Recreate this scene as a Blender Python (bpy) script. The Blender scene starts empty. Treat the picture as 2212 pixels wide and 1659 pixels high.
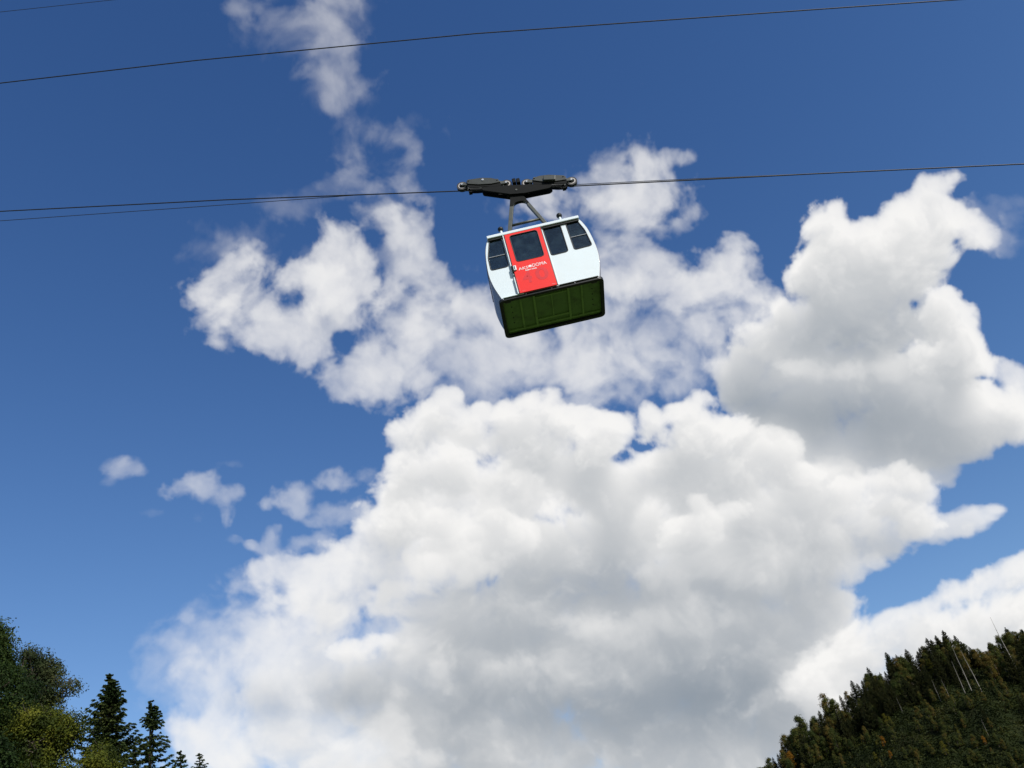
import bpy, bmesh, math, random
import numpy as np
from mathutils import Vector, Matrix

random.seed(11)
RNG = np.random.default_rng(11)
scene = bpy.context.scene
COL = scene.collection

# ------------------------------------------------------------------ camera
TH = math.radians(34.113)          # the camera looks up this far
RO = math.radians(13.94)           # and is held slightly rolled
F = Vector((0, math.cos(TH), math.sin(TH)))
U0 = Vector((0, -math.sin(TH), math.cos(TH)))
R0 = Vector((1, 0, 0))
RGT = math.cos(RO) * R0 - math.sin(RO) * U0
UP = math.sin(RO) * R0 + math.cos(RO) * U0
EYE = Vector((0, 0, 1.7))
cam_d = bpy.data.cameras.new("camera")
cam = bpy.data.objects.new("camera", cam_d)
COL.objects.link(cam)
cam.matrix_world = Matrix(((RGT.x, UP.x, -F.x, EYE.x), (RGT.y, UP.y, -F.y, EYE.y), (RGT.z, UP.z, -F.z, EYE.z), (0, 0, 0, 1)))
cam_d.sensor_width = 36.0
cam_d.lens = 3400.0 / 3658.0 * 36.0
cam_d.clip_start = 0.1
cam_d.clip_end = 6000
scene.camera = cam

# ------------------------------------------------------------------ sun and exposure
SUN_EL = math.radians(35)
SUN_AZ = math.radians(40)          # behind the camera, to its right
SUN = Vector((math.sin(SUN_AZ) * math.cos(SUN_EL), -math.cos(SUN_AZ) * math.cos(SUN_EL), math.sin(SUN_EL)))
sun_d = bpy.data.lights.new("sun", 'SUN')
sun_d.energy = 4.6
sun_d.angle = math.radians(0.53)
sun_d.color = (1.0, 0.955, 0.89)
sun_o = bpy.data.objects.new("sun", sun_d)
COL.objects.link(sun_o)
sun_o.location = (40, -60, 60)
sun_o.rotation_euler = (-SUN).to_track_quat('-Z', 'Y').to_euler()
vs = scene.view_settings
vs.view_transform = 'Standard'
vs.look = 'None'
vs.exposure = 0.0
vs.gamma = 1.0
vs.use_curve_mapping = False

# ------------------------------------------------------------------ sky: clear air plus a simulated cumulus field
SKY_STRENGTH = 0.10
# (x, y, rx, ry, rot, z, k)  in 2212-wide picture units; k = density (1 crisp cumulus, small = wisp)
B=[]
def b(x,y,rx,ry=None,z=20,k=1.0,rot=0): B.append((x,y,rx,ry or rx,rot,z,k))
w=.075; S=.25
# A top streak
for a in [(540,12,70,22),(600,35,60,30),(665,40,60,45),(720,40,60,60),(690,95,55,50),(735,95,55,60),(700,140,60,40),(745,165,62,50),(730,205,50,36),(715,228,26,22),
          (770,285,45,28),(815,292,40,24),(760,330,36,36)]: b(*a,z=20,k=w)
for a in [(868,300,30,36),(893,335,27,36),(872,375,28,40),(762,372,40,36),(752,400,44,28),(800,405,50,28),(850,405,45,34),(812,440,50,36)]: b(*a,z=20,k=.11)
for a in [(600,445,50,22),(655,440,30,30),(720,402,20,30)]: b(*a,z=20,k=.022)
# C band going down right
for a in [(835,455,50,45),(880,500,48,58),(905,560,48,55),(935,615,46,48),(978,640,44,34),(945,590,40,40)]: b(*a,z=20,k=.2)
for a in [(860,560,55,60),(990,600,40,50),(900,640,40,50),(930,690,60,50),(975,735,75,60),(900,740,60,60),(1000,800,110,60),(1080,790,100,60)]: b(*a,z=24,k=.08)
# B left puff
for a in [(500,650,78,72),(560,595,80,70),(640,610,70,60),(590,670,80,60),(573,715,80,42),(466,735,32,32)]: b(*a,z=18,k=S)
for a in [(722,520,56,62),(735,570,70,75),(700,610,70,70),(775,640,66,60)]: b(*a,z=16,k=S)
for a in [(690,700,80,60),(665,765,50,58),(842,680,68,68),(868,740,70,75),(800,740,50,60),(795,800,88,60),(720,820,50,28),(815,848,50,32),(880,800,55,50)]: b(*a,z=19,k=S*.75)
for a in [(585,505,46,40),(500,545,50,34),(470,560,40,30),(540,530,50,30),(445,540,22,14),(600,545,50,40)]: b(*a,z=22,k=.06)
# D behind the cabin
for a in [(1352,350,52,36),(1405,362,45,30),(1450,345,36,22),(1300,378,55,36),(1255,398,50,34),(1330,420,75,46),(1255,440,70,50),(1370,465,62,48),(1432,437,40,38),(1375,505,52,36),(1320,540,60,50),(1310,590,50,50),(1190,430,60,40)]: b(*a,z=22,k=.2)
for a in [(1090,450,45,36),(1020,655,40,36),(1060,700,60,60),(1320,660,40,60)]: b(*a,z=24,k=.08)
for a in [(1147,735,75,60),(1235,725,66,48),(1192,765,75,46),(1270,690,40,40)]: b(*a,z=22,k=.16)
for a in [(1290,800,120,60),(1400,800,140,70),(1480,780,100,60),(1200,800,90,50),(1117,850,80,50),(1040,840,70,60)]: b(*a,z=26,k=.10)
# E right mid puff
for a in [(1402,562,44,36),(1440,565,50,36),(1385,605,58,44),(1450,605,60,44),(1540,575,64,52),(1594,560,56,52),(1600,605,70,50),(1655,630,52,46),(1520,625,70,40),(1470,640,70,40)]: b(*a,z=21,k=.3)
for a in [(1402,690,48,40),(1570,655,80,40),(1450,670,70,40),(1640,680,80,40),(1500,690,80,40)]: b(*a,z=23,k=.09)
# F right towers
for a in [(1806,462,34,40),(1775,500,55,60),(1790,540,88,75),(1870,500,62,40),(1890,540,80,60),(1730,610,46,44),(1760,600,70,70)]: b(*a,z=15,k=1)
for a in [(1970,468,76,58),(2022,400,46,30),(2062,384,30,20),(2008,430,60,40),(2060,480,72,60),(2108,512,48,42),(2000,530,105,70),(1930,580,120,85),(1850,610,135,80)]: b(*a,z=18,k=.8)
for a in [(2110,455,60,34),(2150,470,50,28),(2190,440,40,20),(2150,520,50,40),(2200,430,22,16),(2180,480,30,20)]: b(*a,z=20,k=.035)
for a in [(2042,645,50,40),(2046,690,66,58),(2085,700,40,52),(2072,745,66,60),(2090,790,70,60),(2030,770,90,70)]: b(*a,z=13,k=1)
for a in [(1760,690,140,70),(1900,700,150,75),(1650,735,100,50),(1990,700,90,60)]: b(*a,z=19,k=.8)
for a in [(2172,795,52,34),(2200,820,50,45)]: b(*a,z=15,k=.5)
# G mid right mass
for a in [(1590,790,70,60),(1600,850,75,60),(1720,800,150,80),(1870,800,170,90),(1830,880,190,70),(2030,850,130,90),(2120,890,100,80),(2190,900,80,80),(1990,960,140,60),(2080,975,80,36),(1700,890,130,60)]: b(*a,z=23,k=.8)
for a in [(1830,800,50,36),(1930,790,60,36),(1740,800,70,36),(2080,870,60,46)]: b(*a,z=16,k=.6)
for a in [(1685,965,60,48),(1638,955,60,60),(1590,945,60,60),(1745,1035,46,38),(1700,1020,60,50)]: b(*a,z=15,k=1)
for a in [(1922,1040,76,46),(1850,1055,60,34),(1985,1058,50,40),(1900,1090,90,60),(1985,1130,66,60)]: b(*a,z=14,k=.9)
for a in [(2105,1115,52,28),(2075,1140,60,34),(2150,1100,30,14),(2010,1150,80,40),(1800,1150,170,80),(1900,1185,90,46),(1700,1210,170,90),(1770,1060,120,80)]: b(*a,z=21,k=.6)
# H centre
for a in [(967,872,44,36),(985,850,22,20),(935,905,62,46),(880,920,50,40),(1010,925,50,44),(1042,892,30,26),(900,955,60,40)]: b(*a,z=14,k=.9)
for a in [(1160,872,52,46),(1195,850,34,26),(1120,915,70,46),(1210,910,74,56),(1262,915,46,40),(1150,965,120,60)]: b(*a,z=14,k=1)
for a in [(1325,925,58,48),(1402,890,28,26),(1408,915,38,40),(1480,885,52,44),(1508,862,36,28),(1500,930,92,66),(1560,940,60,56),(1270,975,90,60),(1440,975,80,50)]: b(*a,z=12,k=1)
for a in [(1300,1035,110,66),(1335,1090,70,56),(1460,1040,140,80),(1230,1020,90,60),(1560,1030,120,80)]: b(*a,z=16,k=.9)
for a in [(940,1000,110,50),(880,1035,80,56),(1000,1015,96,62),(1075,1045,76,56),(1110,1040,50,40),(860,1000,46,30)]: b(*a,z=12,k=.9)
for a in [(1190,1085,36,34),(1210,1112,27,34),(1175,1108,30,20)]: b(*a,z=9,k=1)
for a in [(1055,1120,70,40),(1110,1145,60,44),(940,1135,90,40),(860,1120,90,60),(1090,1165,80,36)]: b(*a,z=10,k=.9)
for a in [(1506,1082,34,22),(1540,1118,50,36),(1575,1100,50,30),(1500,1150,90,46)]: b(*a,z=10,k=.9)
for a in [(1380,1160,170,80),(1520,1190,130,70),(1200,1190,190,90),(1000,1200,160,80),(1620,1120,120,80),(1130,1070,120,60)]: b(*a,z=22,k=.9)
# I small ones at the left
for a in [(266,1005,30,18),(255,1020,28,16),(292,1018,26,16)]: b(*a,z=20,k=.12)
b(232,1042,20,10,z=20,k=.04); b(512,1003,26,8,z=20,k=.03); b(332,1106,22,10,z=20,k=.05); b(500,1166,16,9,z=20,k=.05)
for a in [(370,1060,34,17),(405,1046,32,22),(445,1055,46,28),(500,1062,32,22),(478,1090,28,30),(484,1118,12,22)]: b(*a,z=20,k=.17)
b(436,1118,22,14,z=20,k=.06)
for a in [(618,1080,48,28),(650,1070,36,24),(640,1100,38,20),(590,1088,30,16)]: b(*a,z=19,k=.19)
for a in [(731,1036,36,24),(755,1045,46,22),(712,1046,34,18)]: b(*a,z=19,k=.18)
for a in [(790,1030,44,24),(740,1110,70,26),(800,1115,60,36),(690,1125,30,12)]: b(*a,z=21,k=.12)
for a in [(588,1160,20,26),(580,1190,22,22),(543,1178,13,10),(600,1140,10,10)]: b(*a,z=20,k=.14)
for a in [(650,1172,24,14),(700,1176,30,20),(740,1150,30,40),(640,1190,26,10)]: b(*a,z=20,k=.12)
for a in [(840,1085,66,56),(800,1150,70,46),(870,1150,100,60),(770,1190,70,40)]: b(*a,z=17,k=.7)
# lower left flank
for a in [(560,1240,46,34),(625,1235,76,46),(720,1230,100,60),(640,1290,100,66),(740,1290,120,70),(850,1230,120,70)]: b(*a,z=16,k=.4)
for a in [(430,1330,40,26),(455,1350,50,34),(395,1335,26,14),(530,1290,70,50),(560,1340,100,70)]: b(*a,z=20,k=.1)
for a in [(440,1420,90,90),(520,1420,110,90),(430,1500,90,80),(380,1450,60,90)]: b(*a,z=24,k=.06)
for a in [(650,1380,110,80),(700,1330,80,40),(560,1470,120,80),(640,1480,140,80)]: b(*a,z=22,k=.3)
for a in [(780,1400,60,40),(820,1385,40,20),(745,1410,50,34)]: b(*a,z=12,k=.8)
for a in [(930,1300,140,60),(910,1420,120,70),(1010,1370,150,90),(780,1480,170,80),(940,1540,220,110),(1100,1460,240,120),(1130,1320,190,90)]: b(*a,z=23,k=.7)
for a in [(430,1585,90,60),(500,1605,100,60),(400,1640,70,60),(610,1580,90,46),(700,1560,80,36),(640,1630,130,60),(780,1620,130,60)]: b(*a,z=16,k=.22)
for a in [(930,1640,50,22),(900,1660,50,20)]: b(*a,z=14,k=.2)
for a in [(1300,1300,190,100),(1450,1280,190,100),(1300,1450,240,120),(1500,1420,220,120),(1650,1320,190,110),(1100,1620,250,110),(1400,1600,260,110),(1650,1500,220,130),(1780,1300,90,70),(1760,1400,140,90),(1600,1640,200,100),(850,1690,260,60)]: b(*a,z=24,k=.7)
for a in [(1560,1210,120,60),(1640,1230,110,70),(1420,1230,130,60),(1000,1240,90,40),(960,1215,60,34),(1480,1330,120,60),(1330,1350,130,60)]: b(*a,z=18,k=.45)
b(1892,1215,34,24,z=17,k=.6); b(1840,1235,50,34,z=18,k=.5)
# bank low at the right
for a in [(1890,1345,70,34),(1960,1320,90,40),(2040,1290,90,44),(2120,1255,90,46),(2200,1225,80,46),(2260,1210,80,50),(1900,1400,120,60),(2050,1370,150,80),(2200,1330,140,90),(1830,1460,160,90),(2050,1480,200,100)]: b(*a,z=14,k=.7,rot=-20)
# grey backs that fill between the puffs
for a in [(1150,1000,120,60),(1250,1060,160,80),(1000,1080,130,60),(1420,1100,140,80),(1560,1180,160,90),(1700,1100,120,80),(940,1080,100,70),(1040,1180,180,60),(1650,1180,200,90),(1850,980,170,70),(1700,950,120,70),(1950,930,130,60),(2060,930,110,60),(1000,960,80,50),(1100,960,70,50),(1640,1040,90,60)]: b(*a,z=27,k=.6)
# hazy veils
for a in [(640,70,110,60),(740,60,60,80),(730,180,70,60),(690,60,110,60),(600,20,110,40)]: b(*a,z=25,k=.022)
for a in [(860,330,50,60),(780,350,60,50),(830,420,50,50),(790,300,60,40),(640,450,70,26)]: b(*a,z=25,k=.035)
for a in [(940,690,80,70),(1010,720,110,80),(1060,700,90,70),(1130,800,140,70),(1250,820,150,60),(1330,740,120,80),(1440,800,150,80),(1330,650,70,90),(1500,720,110,70),(1180,450,90,60),(1430,440,70,60),(1340,400,110,70)]: b(*a,z=28,k=.15)
for a in [(500,545,90,50),(560,510,90,40),(640,560,80,50)]: b(*a,z=25,k=.03)
for a in [(1830,930,110,60),(1900,960,90,50),(1760,900,90,70)]: b(*a,z=26,k=.7)
for a in [(1900,1600,180,110),(2100,1600,180,110),(1750,1560,120,90)]: b(*a,z=22,k=.6)
for a in [(470,690,60,60),(452,655,36,36),(620,690,90,60),(830,800,90,70),(880,700,50,60),(700,640,70,60),(640,720,80,46),(760,800,70,60),(900,760,40,60)]: b(*a,z=21,k=.16)
for a in [(1380,560,60,40),(1430,640,90,60),(1560,640,90,50),(1350,600,40,60),(1620,700,70,40),(1330,470,80,60),(1400,420,50,40)]: b(*a,z=24,k=.12)
for a in [(700,80,60,50),(722,150,56,60),(728,205,36,40),(745,255,26,34)]: b(*a,z=23,k=.03)
for a in [(1000,690,80,60),(1140,745,110,70),(1260,745,90,60),(1330,430,90,70),(1340,520,70,80),(1400,790,160,60),(1250,800,140,50),(1120,800,110,50)]: b(*a,z=23,k=.15)
for a in [(470,1480,110,100),(560,1430,110,90),(640,1480,140,110),(540,1560,160,90),(700,1450,130,100),(760,1380,110,60),(830,1360,90,50),(760,1580,180,90),(430,1600,90,80),(880,1460,140,110)]: b(*a,z=20,k=.16)
for a in [(1640,930,110,60),(1760,960,120,60),(1880,1000,120,50),(1980,1010,90,50),(2040,1010,60,40)]: b(*a,z=26,k=.5)
for a in [(1930,1130,60,36),(1950,1100,50,30)]: b(*a,z=19,k=.6)
for a in [(560,1620,110,60),(620,1600,110,70),(690,1620,120,70),(520,1640,130,60)]: b(*a,z=22,k=.35)
for a in [(1100,760,130,70),(1230,790,140,70),(1360,790,150,70),(1480,790,130,80),(1540,740,90,70),(1330,700,90,60),(1420,720,80,60),(1000,780,90,60),(1300,850,110,40),(1440,845,90,30)]: b(*a,z=30,k=.085)
for a in [(700,800,70,46),(745,690,60,50),(785,770,50,56),(680,745,66,50),(640,760,60,44),(740,850,60,24),(640,700,80,60)]: b(*a,z=19,k=.22)
for a in [(1600,690,90,50),(1680,665,60,50),(1560,720,80,50),(1700,690,60,50)]: b(*a,z=25,k=.22)
for a in [(1330,862,120,36),(1240,850,90,40),(1420,850,90,36),(1060,720,80,50),(1010,660,50,40),(1110,800,90,40)]: b(*a,z=26,k=.16)
# past the frame
for a in [(2330,900,120,120),(2350,700,80,70),(2320,1300,120,90),(620,-40,90,40),(700,-60,80,50),(1000,1780,400,90),(1600,1780,400,90)]: b(*a,z=22,k=.4)
# openings: (x,y,rx,ry,strength)
HOLES=[(806,505,20,50,.8),(832,585,20,45,.75),(872,655,18,28,.5),(862,330,13,17,.8),(812,348,26,26,.6),(1000,520,40,60,.5),(733,733,19,17,1.5),(735,785,10,20,.8),(606,650,30,20,.5),(1343,990,20,14,1.15),(1390,968,24,8,.5),(845,1340,38,12,.55),(750,1358,50,18,.25),
 (1975,655,12,10,1.2),(1440,640,30,16,.7),(1960,1275,60,40,1.2),(2060,1215,90,40,1.0),(2150,1170,80,24,.8),(1330,880,24,14,.6),(1460,862,30,12,.6),(700,1190,40,12,.4),(720,1145,30,16,.5),(805,1085,16,12,.6),(2100,585,40,34,1.2),(2125,610,40,30,1.2),(2110,1020,60,30,.8),(2115,815,18,8,.6)]

# broad shade that clouds higher up throw on the deeper ones: (x,y,rx,ry,amount)
SHADE=[(1800,900,300,66,.58),(1740,735,210,60,.36),(1920,735,160,50,.28),(1330,1290,330,85,.40),(1250,1540,540,125,.54),(1700,1210,150,80,.30),(1130,1010,150,50,.28),(2000,985,170,50,.34),(620,1520,170,50,.38),(1600,860,70,90,.34),(1940,1185,110,40,.30),(860,1490,200,60,.34),(720,700,60,50,.2),(1600,1470,230,120,.44),(1060,1400,200,60,.26)]

def simulate(S=.5, seed=3, mx=200, my=160, sun=(0,1,0),
             ext=.030, namp=.56, thr=.12, beta=2.1, fine=.24, swirl=9, wamp=.55, d1=75, dl=240, g0=.36, gl=.30):
    rng=np.random.default_rng(seed)
    W=int((2212+2*mx)*S); H=int((1659+2*my)*S); Z=36; dz=13.0   # picture units per layer
    # spectral noise block
    N=512; NZ=48
    sp=np.fft.rfftn(rng.standard_normal((NZ,N,N)).astype(np.float32))
    kz=np.fft.fftfreq(NZ)[:,None,None]*(S*2)/ (dz*S/ (1.0)) ; ky=np.fft.fftfreq(N)[None,:,None]; kx=np.fft.rfftfreq(N)[None,None,:]
    k2=(kz)**2+ky**2+kx**2; k2[0,0,0]=1
    amp=k2**(-beta/2)*(1-np.exp(-k2*(90**2))); amp[0,0,0]=0
    sp*=amp; n=np.fft.irfftn(sp,s=(NZ,N,N)).astype(np.float32); n/=n.std(); del sp
    # coarse field
    q=8; gx=np.arange(-mx,2212+mx+q,q,dtype=np.float32); gy=np.arange(-my,1659+my+q,q,dtype=np.float32); gz=np.arange(Z,dtype=np.float32)
    Fd=np.full((len(gy),Z,len(gx)),-3.0,np.float32); Kn=np.zeros_like(Fd); Kw=np.full_like(Fd,1e-6); G=np.zeros_like(Fd)
    for (x,y,rx,ry,rot,z,k) in B:
        rr=max(rx,ry)*2.0
        i0,i1=np.searchsorted(gx,[x-rr,x+rr]); j0,j1=np.searchsorted(gy,[y-rr,y+rr])
        if i1<=i0 or j1<=j0: continue
        X=gx[i0:i1][None,None,:]-x; Y=gy[j0:j1][:,None,None]-y; c,s=np.cos(np.radians(rot)),np.sin(np.radians(rot))
        rz=max(1.6,min(8.5,.75*min(rx,ry)/dz))
        d2=((X*c+Y*s)/rx)**2+((-X*s+Y*c)/ry)**2+((gz[None,:,None]-z)/rz)**2
        f=np.clip(1-d2,-3,None)
        sl=np.s_[j0:j1,:,i0:i1]
        Fd[sl]=np.maximum(Fd[sl],f); G[sl]+=np.clip(f+.25,0,None)
        wt=np.exp(3.0*f)+1e-5; Kn[sl]+=wt*k; Kw[sl]+=wt
    Fd+=.40*np.clip(G-np.clip(Fd+.25,0,None),0,1.6)
    for (x,y,rx,ry,st) in HOLES:
        X=(gx[None,:]-x)/rx; Y=(gy[:,None]-y)/ry
        Fd-=(st*np.exp(-(X**2+Y**2)))[:,None,:]
    K=Kn/Kw
    Sh=np.zeros((len(gy),len(gx)),np.float32)
    for (x,y,rx,ry,st) in SHADE:
        X=(gx[None,:]-x)/rx; Y=(gy[:,None]-y)/ry; Sh+=st*np.exp(-(X**2+Y**2))
    zsh=np.clip((np.arange(Z)-13)/7,0,1).astype(np.float32)[:,None]
    # march rows from the top
    xs=(np.arange(W)/S-mx); fx=(xs-gx[0])/q; ix=np.clip(fx.astype(int),0,len(gx)-2); tx=(fx-ix).astype(np.float32)
    nx=(np.arange(W))%N
    T=np.zeros((Z,W),np.float32); T2=np.zeros((Z,W),np.float32)
    # slow swirl that bends the noise into curls
    wn=rng.standard_normal((2,H//8+3,W//8+3)); fk=np.fft.fftfreq(wn.shape[1])[:,None]**2+np.fft.rfftfreq(wn.shape[2])[None,:]**2; fk[0,0]=1
    wf=np.fft.irfft2(np.fft.rfft2(wn)*fk**-1.1*(fk>.0016),s=wn.shape[1:]); wf/=wf.std()
    xi=np.arange(W)/8.; xa=xi.astype(int); xt=xi-xa
    img=np.zeros((H,W),np.float32); alpha=np.zeros((H,W),np.float32)
    sx=-sun[0]/sun[1]; sz=-sun[2]/sun[1]/(dz*S)     # light travels down-left and away from the viewer
    zi=(np.arange(Z))%NZ
    zf=np.arange(Z)
    dec=np.exp(-1/(d1*S)); dec2=np.exp(-1/(dl*S))
    for j in range(H):
        y=j/S-my; fy=(y-gy[0])/q; iy=min(int(fy),len(gy)-2); ty=fy-iy
        f=Fd[iy]*(1-ty)+Fd[iy+1]*ty; f=f[:,ix]*(1-tx)+f[:,ix+1]*tx
        kk=K[iy]*(1-ty)+K[iy+1]*ty; kk=kk[:,ix]*(1-tx)+kk[:,ix+1]*tx
        yi=j/8.; ya=int(yi); yt=yi-ya
        wr=wf[:,ya]*(1-yt)+wf[:,ya+1]*yt; wr=wr[:,xa]*(1-xt)+wr[:,xa+1]*xt
        jy=(j+swirl*S*wr[0]).astype(int)%N; jx=(np.arange(W)+swirl*S*wr[1]).astype(int)%N
        nn=n[zi[:,None],jy[None],jx[None]]
        n2=n[(zi[:,None]+11)%NZ,(jy*3+j//5)[None]%N,(jx*3)[None]%N]; nn=nn+fine*n2*np.clip(1.2-np.abs(f)*.8,.15,1)
        ws=1-np.clip((kk-.08)/.3,0,1); ws=ws*ws*(3-2*ws)
        d=f+(namp*.55+wamp*ws)*nn-thr+.12*ws
        rho=np.clip(d*(1.6-1.0*ws),0,1)*kk
        # light
        a=abs(sx)%1
        Ts=T*(1-a)+np.roll(T,-1 if sx<0 else 1,axis=1)*a
        Tz=Ts.copy(); Tz[1:]=Ts[1:]*(1-sz)+Ts[:-1]*sz; Tz[0]=Ts[0]*(1-sz)
        Tl=.5*(np.roll(Tz,1,axis=1)+np.roll(Tz,-1,axis=1)); Tz=.55*Tz+.45*Tl; Tu=Tz.copy(); Tu[1:-1]=.94*Tz[1:-1]+.03*(Tz[:-2]+Tz[2:])
        T=Tu*dec+rho*(ext/S)
        if j%3==0:
            P=np.pad(T2,((1,1),(2,2)),mode='edge'); P=(P[:-2]+2*P[1:-1]+P[2:])/4; T2=(P[:,:-4]+2*P[:,1:-3]+2*P[:,2:-2]+2*P[:,3:-1]+P[:,4:])/8
        T2=T2*dec2+rho*(ext/S)
        tau=T
        L=.50*np.exp(-tau*1.1)+.34*np.exp(-tau*.33)+.16*np.exp(-tau*.10)
        L=L*(g0+(1-g0)*np.exp(-T2*gl))
        sh=Sh[iy]*(1-ty)+Sh[iy+1]*ty; sh=sh[ix]*(1-tx)+sh[ix+1]*tx
        L=L*(1-sh[None]*zsh)
        L=L*(.80+.20*np.clip(1-np.exp(-rho*6),0,1))
        # view
        dt=rho*(dz*ext*1.0*2.2)
        cum=np.cumsum(dt,0); tr=np.exp(-(cum-dt)); wv=tr*(1-np.exp(-dt))
        img[j]=(wv*L).sum(0); alpha[j]=1-np.exp(-cum[-1])
    # light that wanders inside the cloud evens out the small creases
    def blur(g,r):
        for ax in (0,1):
            for _ in range(2):
                p=np.concatenate([np.repeat(np.take(g,[0],ax),r+1,ax),g,np.repeat(np.take(g,[-1],ax),r,ax)],ax)
                s=np.cumsum(p,ax,dtype=np.float64); m=2*r+1
                g=((np.take(s,range(m,s.shape[ax]),ax)-np.take(s,range(0,s.shape[ax]-m),ax))/m).astype(np.float32)
        return g
    wide=blur(img,9)/np.maximum(blur(alpha,9),1e-3)
    img/=np.maximum(alpha,1e-4)
    img=img*.52+wide*.48
    return img,alpha,mx,my,S

def cloud_sky():
    """Cumulus field as a picture of the whole sky (longitude by latitude): R = sunlight in the cloud, G = cover."""
    L, A, mx, my, S = simulate(S=.4629, sun=(SUN.dot(RGT), SUN.dot(UP), SUN.dot(F)))
    W, H = 6144, 3072
    hh = H // 2
    lat = ((np.arange(hh) + .5) / hh * (math.pi / 2)).astype(np.float32)
    lon = (-((np.arange(W) + .5) / W - .5) * 2 * math.pi).astype(np.float32)
    # the rest of the sky: the same weather, loosely
    rng = np.random.default_rng(5)
    N = 512
    sp = np.fft.rfft2(rng.standard_normal((N, N)))
    k = np.sqrt(np.fft.fftfreq(N)[:, None] ** 2 + np.fft.rfftfreq(N)[None] ** 2)
    k[0, 0] = 1
    n = np.fft.irfft2(sp * k ** -1.75 * (k > .005), s=(N, N))
    n = (n / n.std()).astype(np.float32)
    la = lat[::2, None]
    lo = lon[None, ::2]
    den = np.sin(la) + .18
    px = np.cos(la) * np.cos(lo) / den * 150
    py = np.cos(la) * np.sin(lo) / den * 150
    def look(ax, ay):
        i = np.floor(ax).astype(int); j = np.floor(ay).astype(int)
        tx = ax - i; ty = ay - j
        i0 = i % N; i1 = (i + 1) % N; j0 = j % N; j1 = (j + 1) % N
        return (n[j0, i0] * (1 - tx) + n[j0, i1] * tx) * (1 - ty) + (n[j1, i0] * (1 - tx) + n[j1, i1] * tx) * ty
    d = look(px, py) + .28 * look(px * 4.1 + 30, py * 4.1 + 7)
    ao = np.clip((d - .75) * 1.4, 0, 1) ** .8
    lo_ = np.clip(.68 - .22 * np.clip(d - .7, 0, 1.5) + .05 * look(px * 3 + 9, py * 3), .2, .8)
    AO = np.repeat(np.repeat(ao, 2, 0), 2, 1).astype(np.float32)
    LO = np.repeat(np.repeat(lo_, 2, 0), 2, 1).astype(np.float32)
    # the part of the sky over the valley
    cl = np.cos(lat)[:, None]
    dx = cl * np.cos(lon)[None]; dy = cl * np.sin(lon)[None]; dz = np.sin(lat)[:, None] + 0 * dx
    zc = dx * F.x + dy * F.y + dz * F.z
    ok = zc > .3
    zc = np.where(ok, zc, 1)
    f = 3400.0 * 2212 / 3658
    u = (1106 + f * (dx * RGT.x + dy * RGT.y + dz * RGT.z) / zc + mx) * S
    v = (829.5 - f * (dx * UP.x + dy * UP.y + dz * UP.z) / zc + my) * S
    h, w = A.shape
    edge = np.minimum(np.minimum(u, w - 1 - u), np.minimum(v, h - 1 - v)) / (120 * S)
    m = np.where(ok, np.clip(edge, 0, 1), 0).astype(np.float32)
    sel = np.nonzero(m > 0)
    us = np.clip(u[sel], 0, w - 1.001); vs_ = np.clip(v[sel], 0, h - 1.001)
    i = us.astype(int); j = vs_.astype(int); tx = us - i; ty = vs_ - j
    def samp(g):
        return (g[j, i] * (1 - tx) + g[j, i + 1] * tx) * (1 - ty) + (g[j + 1, i] * (1 - tx) + g[j + 1, i + 1] * tx) * ty
    mm = m[sel]
    AO[sel] = AO[sel] * (1 - mm) + samp(A) * mm
    LO[sel] = LO[sel] * (1 - mm) + samp(L) * mm
    px4 = np.zeros((H, W, 4), np.float32)
    px4[hh:, :, 0] = LO
    px4[hh:, :, 1] = AO
    px4[:, :, 3] = 1
    img = bpy.data.images.new("cumulus_field", W, H, alpha=False, float_buffer=False)
    img.colorspace_settings.name = 'Non-Color'
    img.pixels.foreach_set(px4.ravel())
    img.update()
    img.pack()
    return img

world = bpy.data.worlds.new("World")
scene.world = world
world.use_nodes = True
world.cycles.sampling_method = 'MANUAL'
world.cycles.sample_map_resolution = 1024
wt = world.node_tree
wt.nodes.clear()
def wn(t, **kw):
    nd = wt.nodes.new(t)
    for k_, v_ in kw.items():
        setattr(nd, k_, v_)
    return nd
wl = wt.links.new
sky = wn('ShaderNodeTexSky', sky_type='NISHITA')
sky.sun_disc = False
sky.sun_elevation = SUN_EL
sky.sun_rotation = math.atan2(SUN.x, SUN.y)
sky.altitude = 500
sky.air_density = 1.0
sky.dust_density = 0.6
sky.ozone_density = 2.2
ssep = wn('ShaderNodeSeparateColor')
scmb = wn('ShaderNodeCombineColor')
wl(sky.outputs[0], ssep.inputs[0])
for ch, (gm_, gain) in enumerate(((1.60, .775), (1.33, .90), (1.08, 1.27))):     # the camera's contrast
    pw = wn('ShaderNodeMath', operation='POWER'); pw.inputs[1].default_value = gm_
    ml = wn('ShaderNodeMath', operation='MULTIPLY'); ml.inputs[1].default_value = gain
    wl(ssep.outputs[ch], pw.inputs[0]); mn = wn('ShaderNodeMath', operation='MINIMUM'); mn.inputs[1].default_value = 9.0
    wl(pw.outputs[0], ml.inputs[0]); wl(ml.outputs[0], mn.inputs[0]); wl(mn.outputs[0], scmb.inputs[ch])
bg1 = wn('ShaderNodeBackground')
bg1.inputs['Strength'].default_value = SKY_STRENGTH
wl(scmb.outputs[0], bg1.inputs['Color'])
tc = wn('ShaderNodeTexCoord')
env = wn('ShaderNodeTexEnvironment', interpolation='Linear')
env.image = cloud_sky()
wl(tc.outputs['Generated'], env.inputs['Vector'])
sep = wn('ShaderNodeSeparateColor')
wl(env.outputs[0], sep.inputs[0])
mr = wn('ShaderNodeMapRange')
mr.inputs['From Min'].default_value = 0.02
mr.inputs['From Max'].default_value = 0.65
wl(sep.outputs[0], mr.inputs['Value'])
cmix = wn('ShaderNodeMix', data_type='RGBA')
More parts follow.
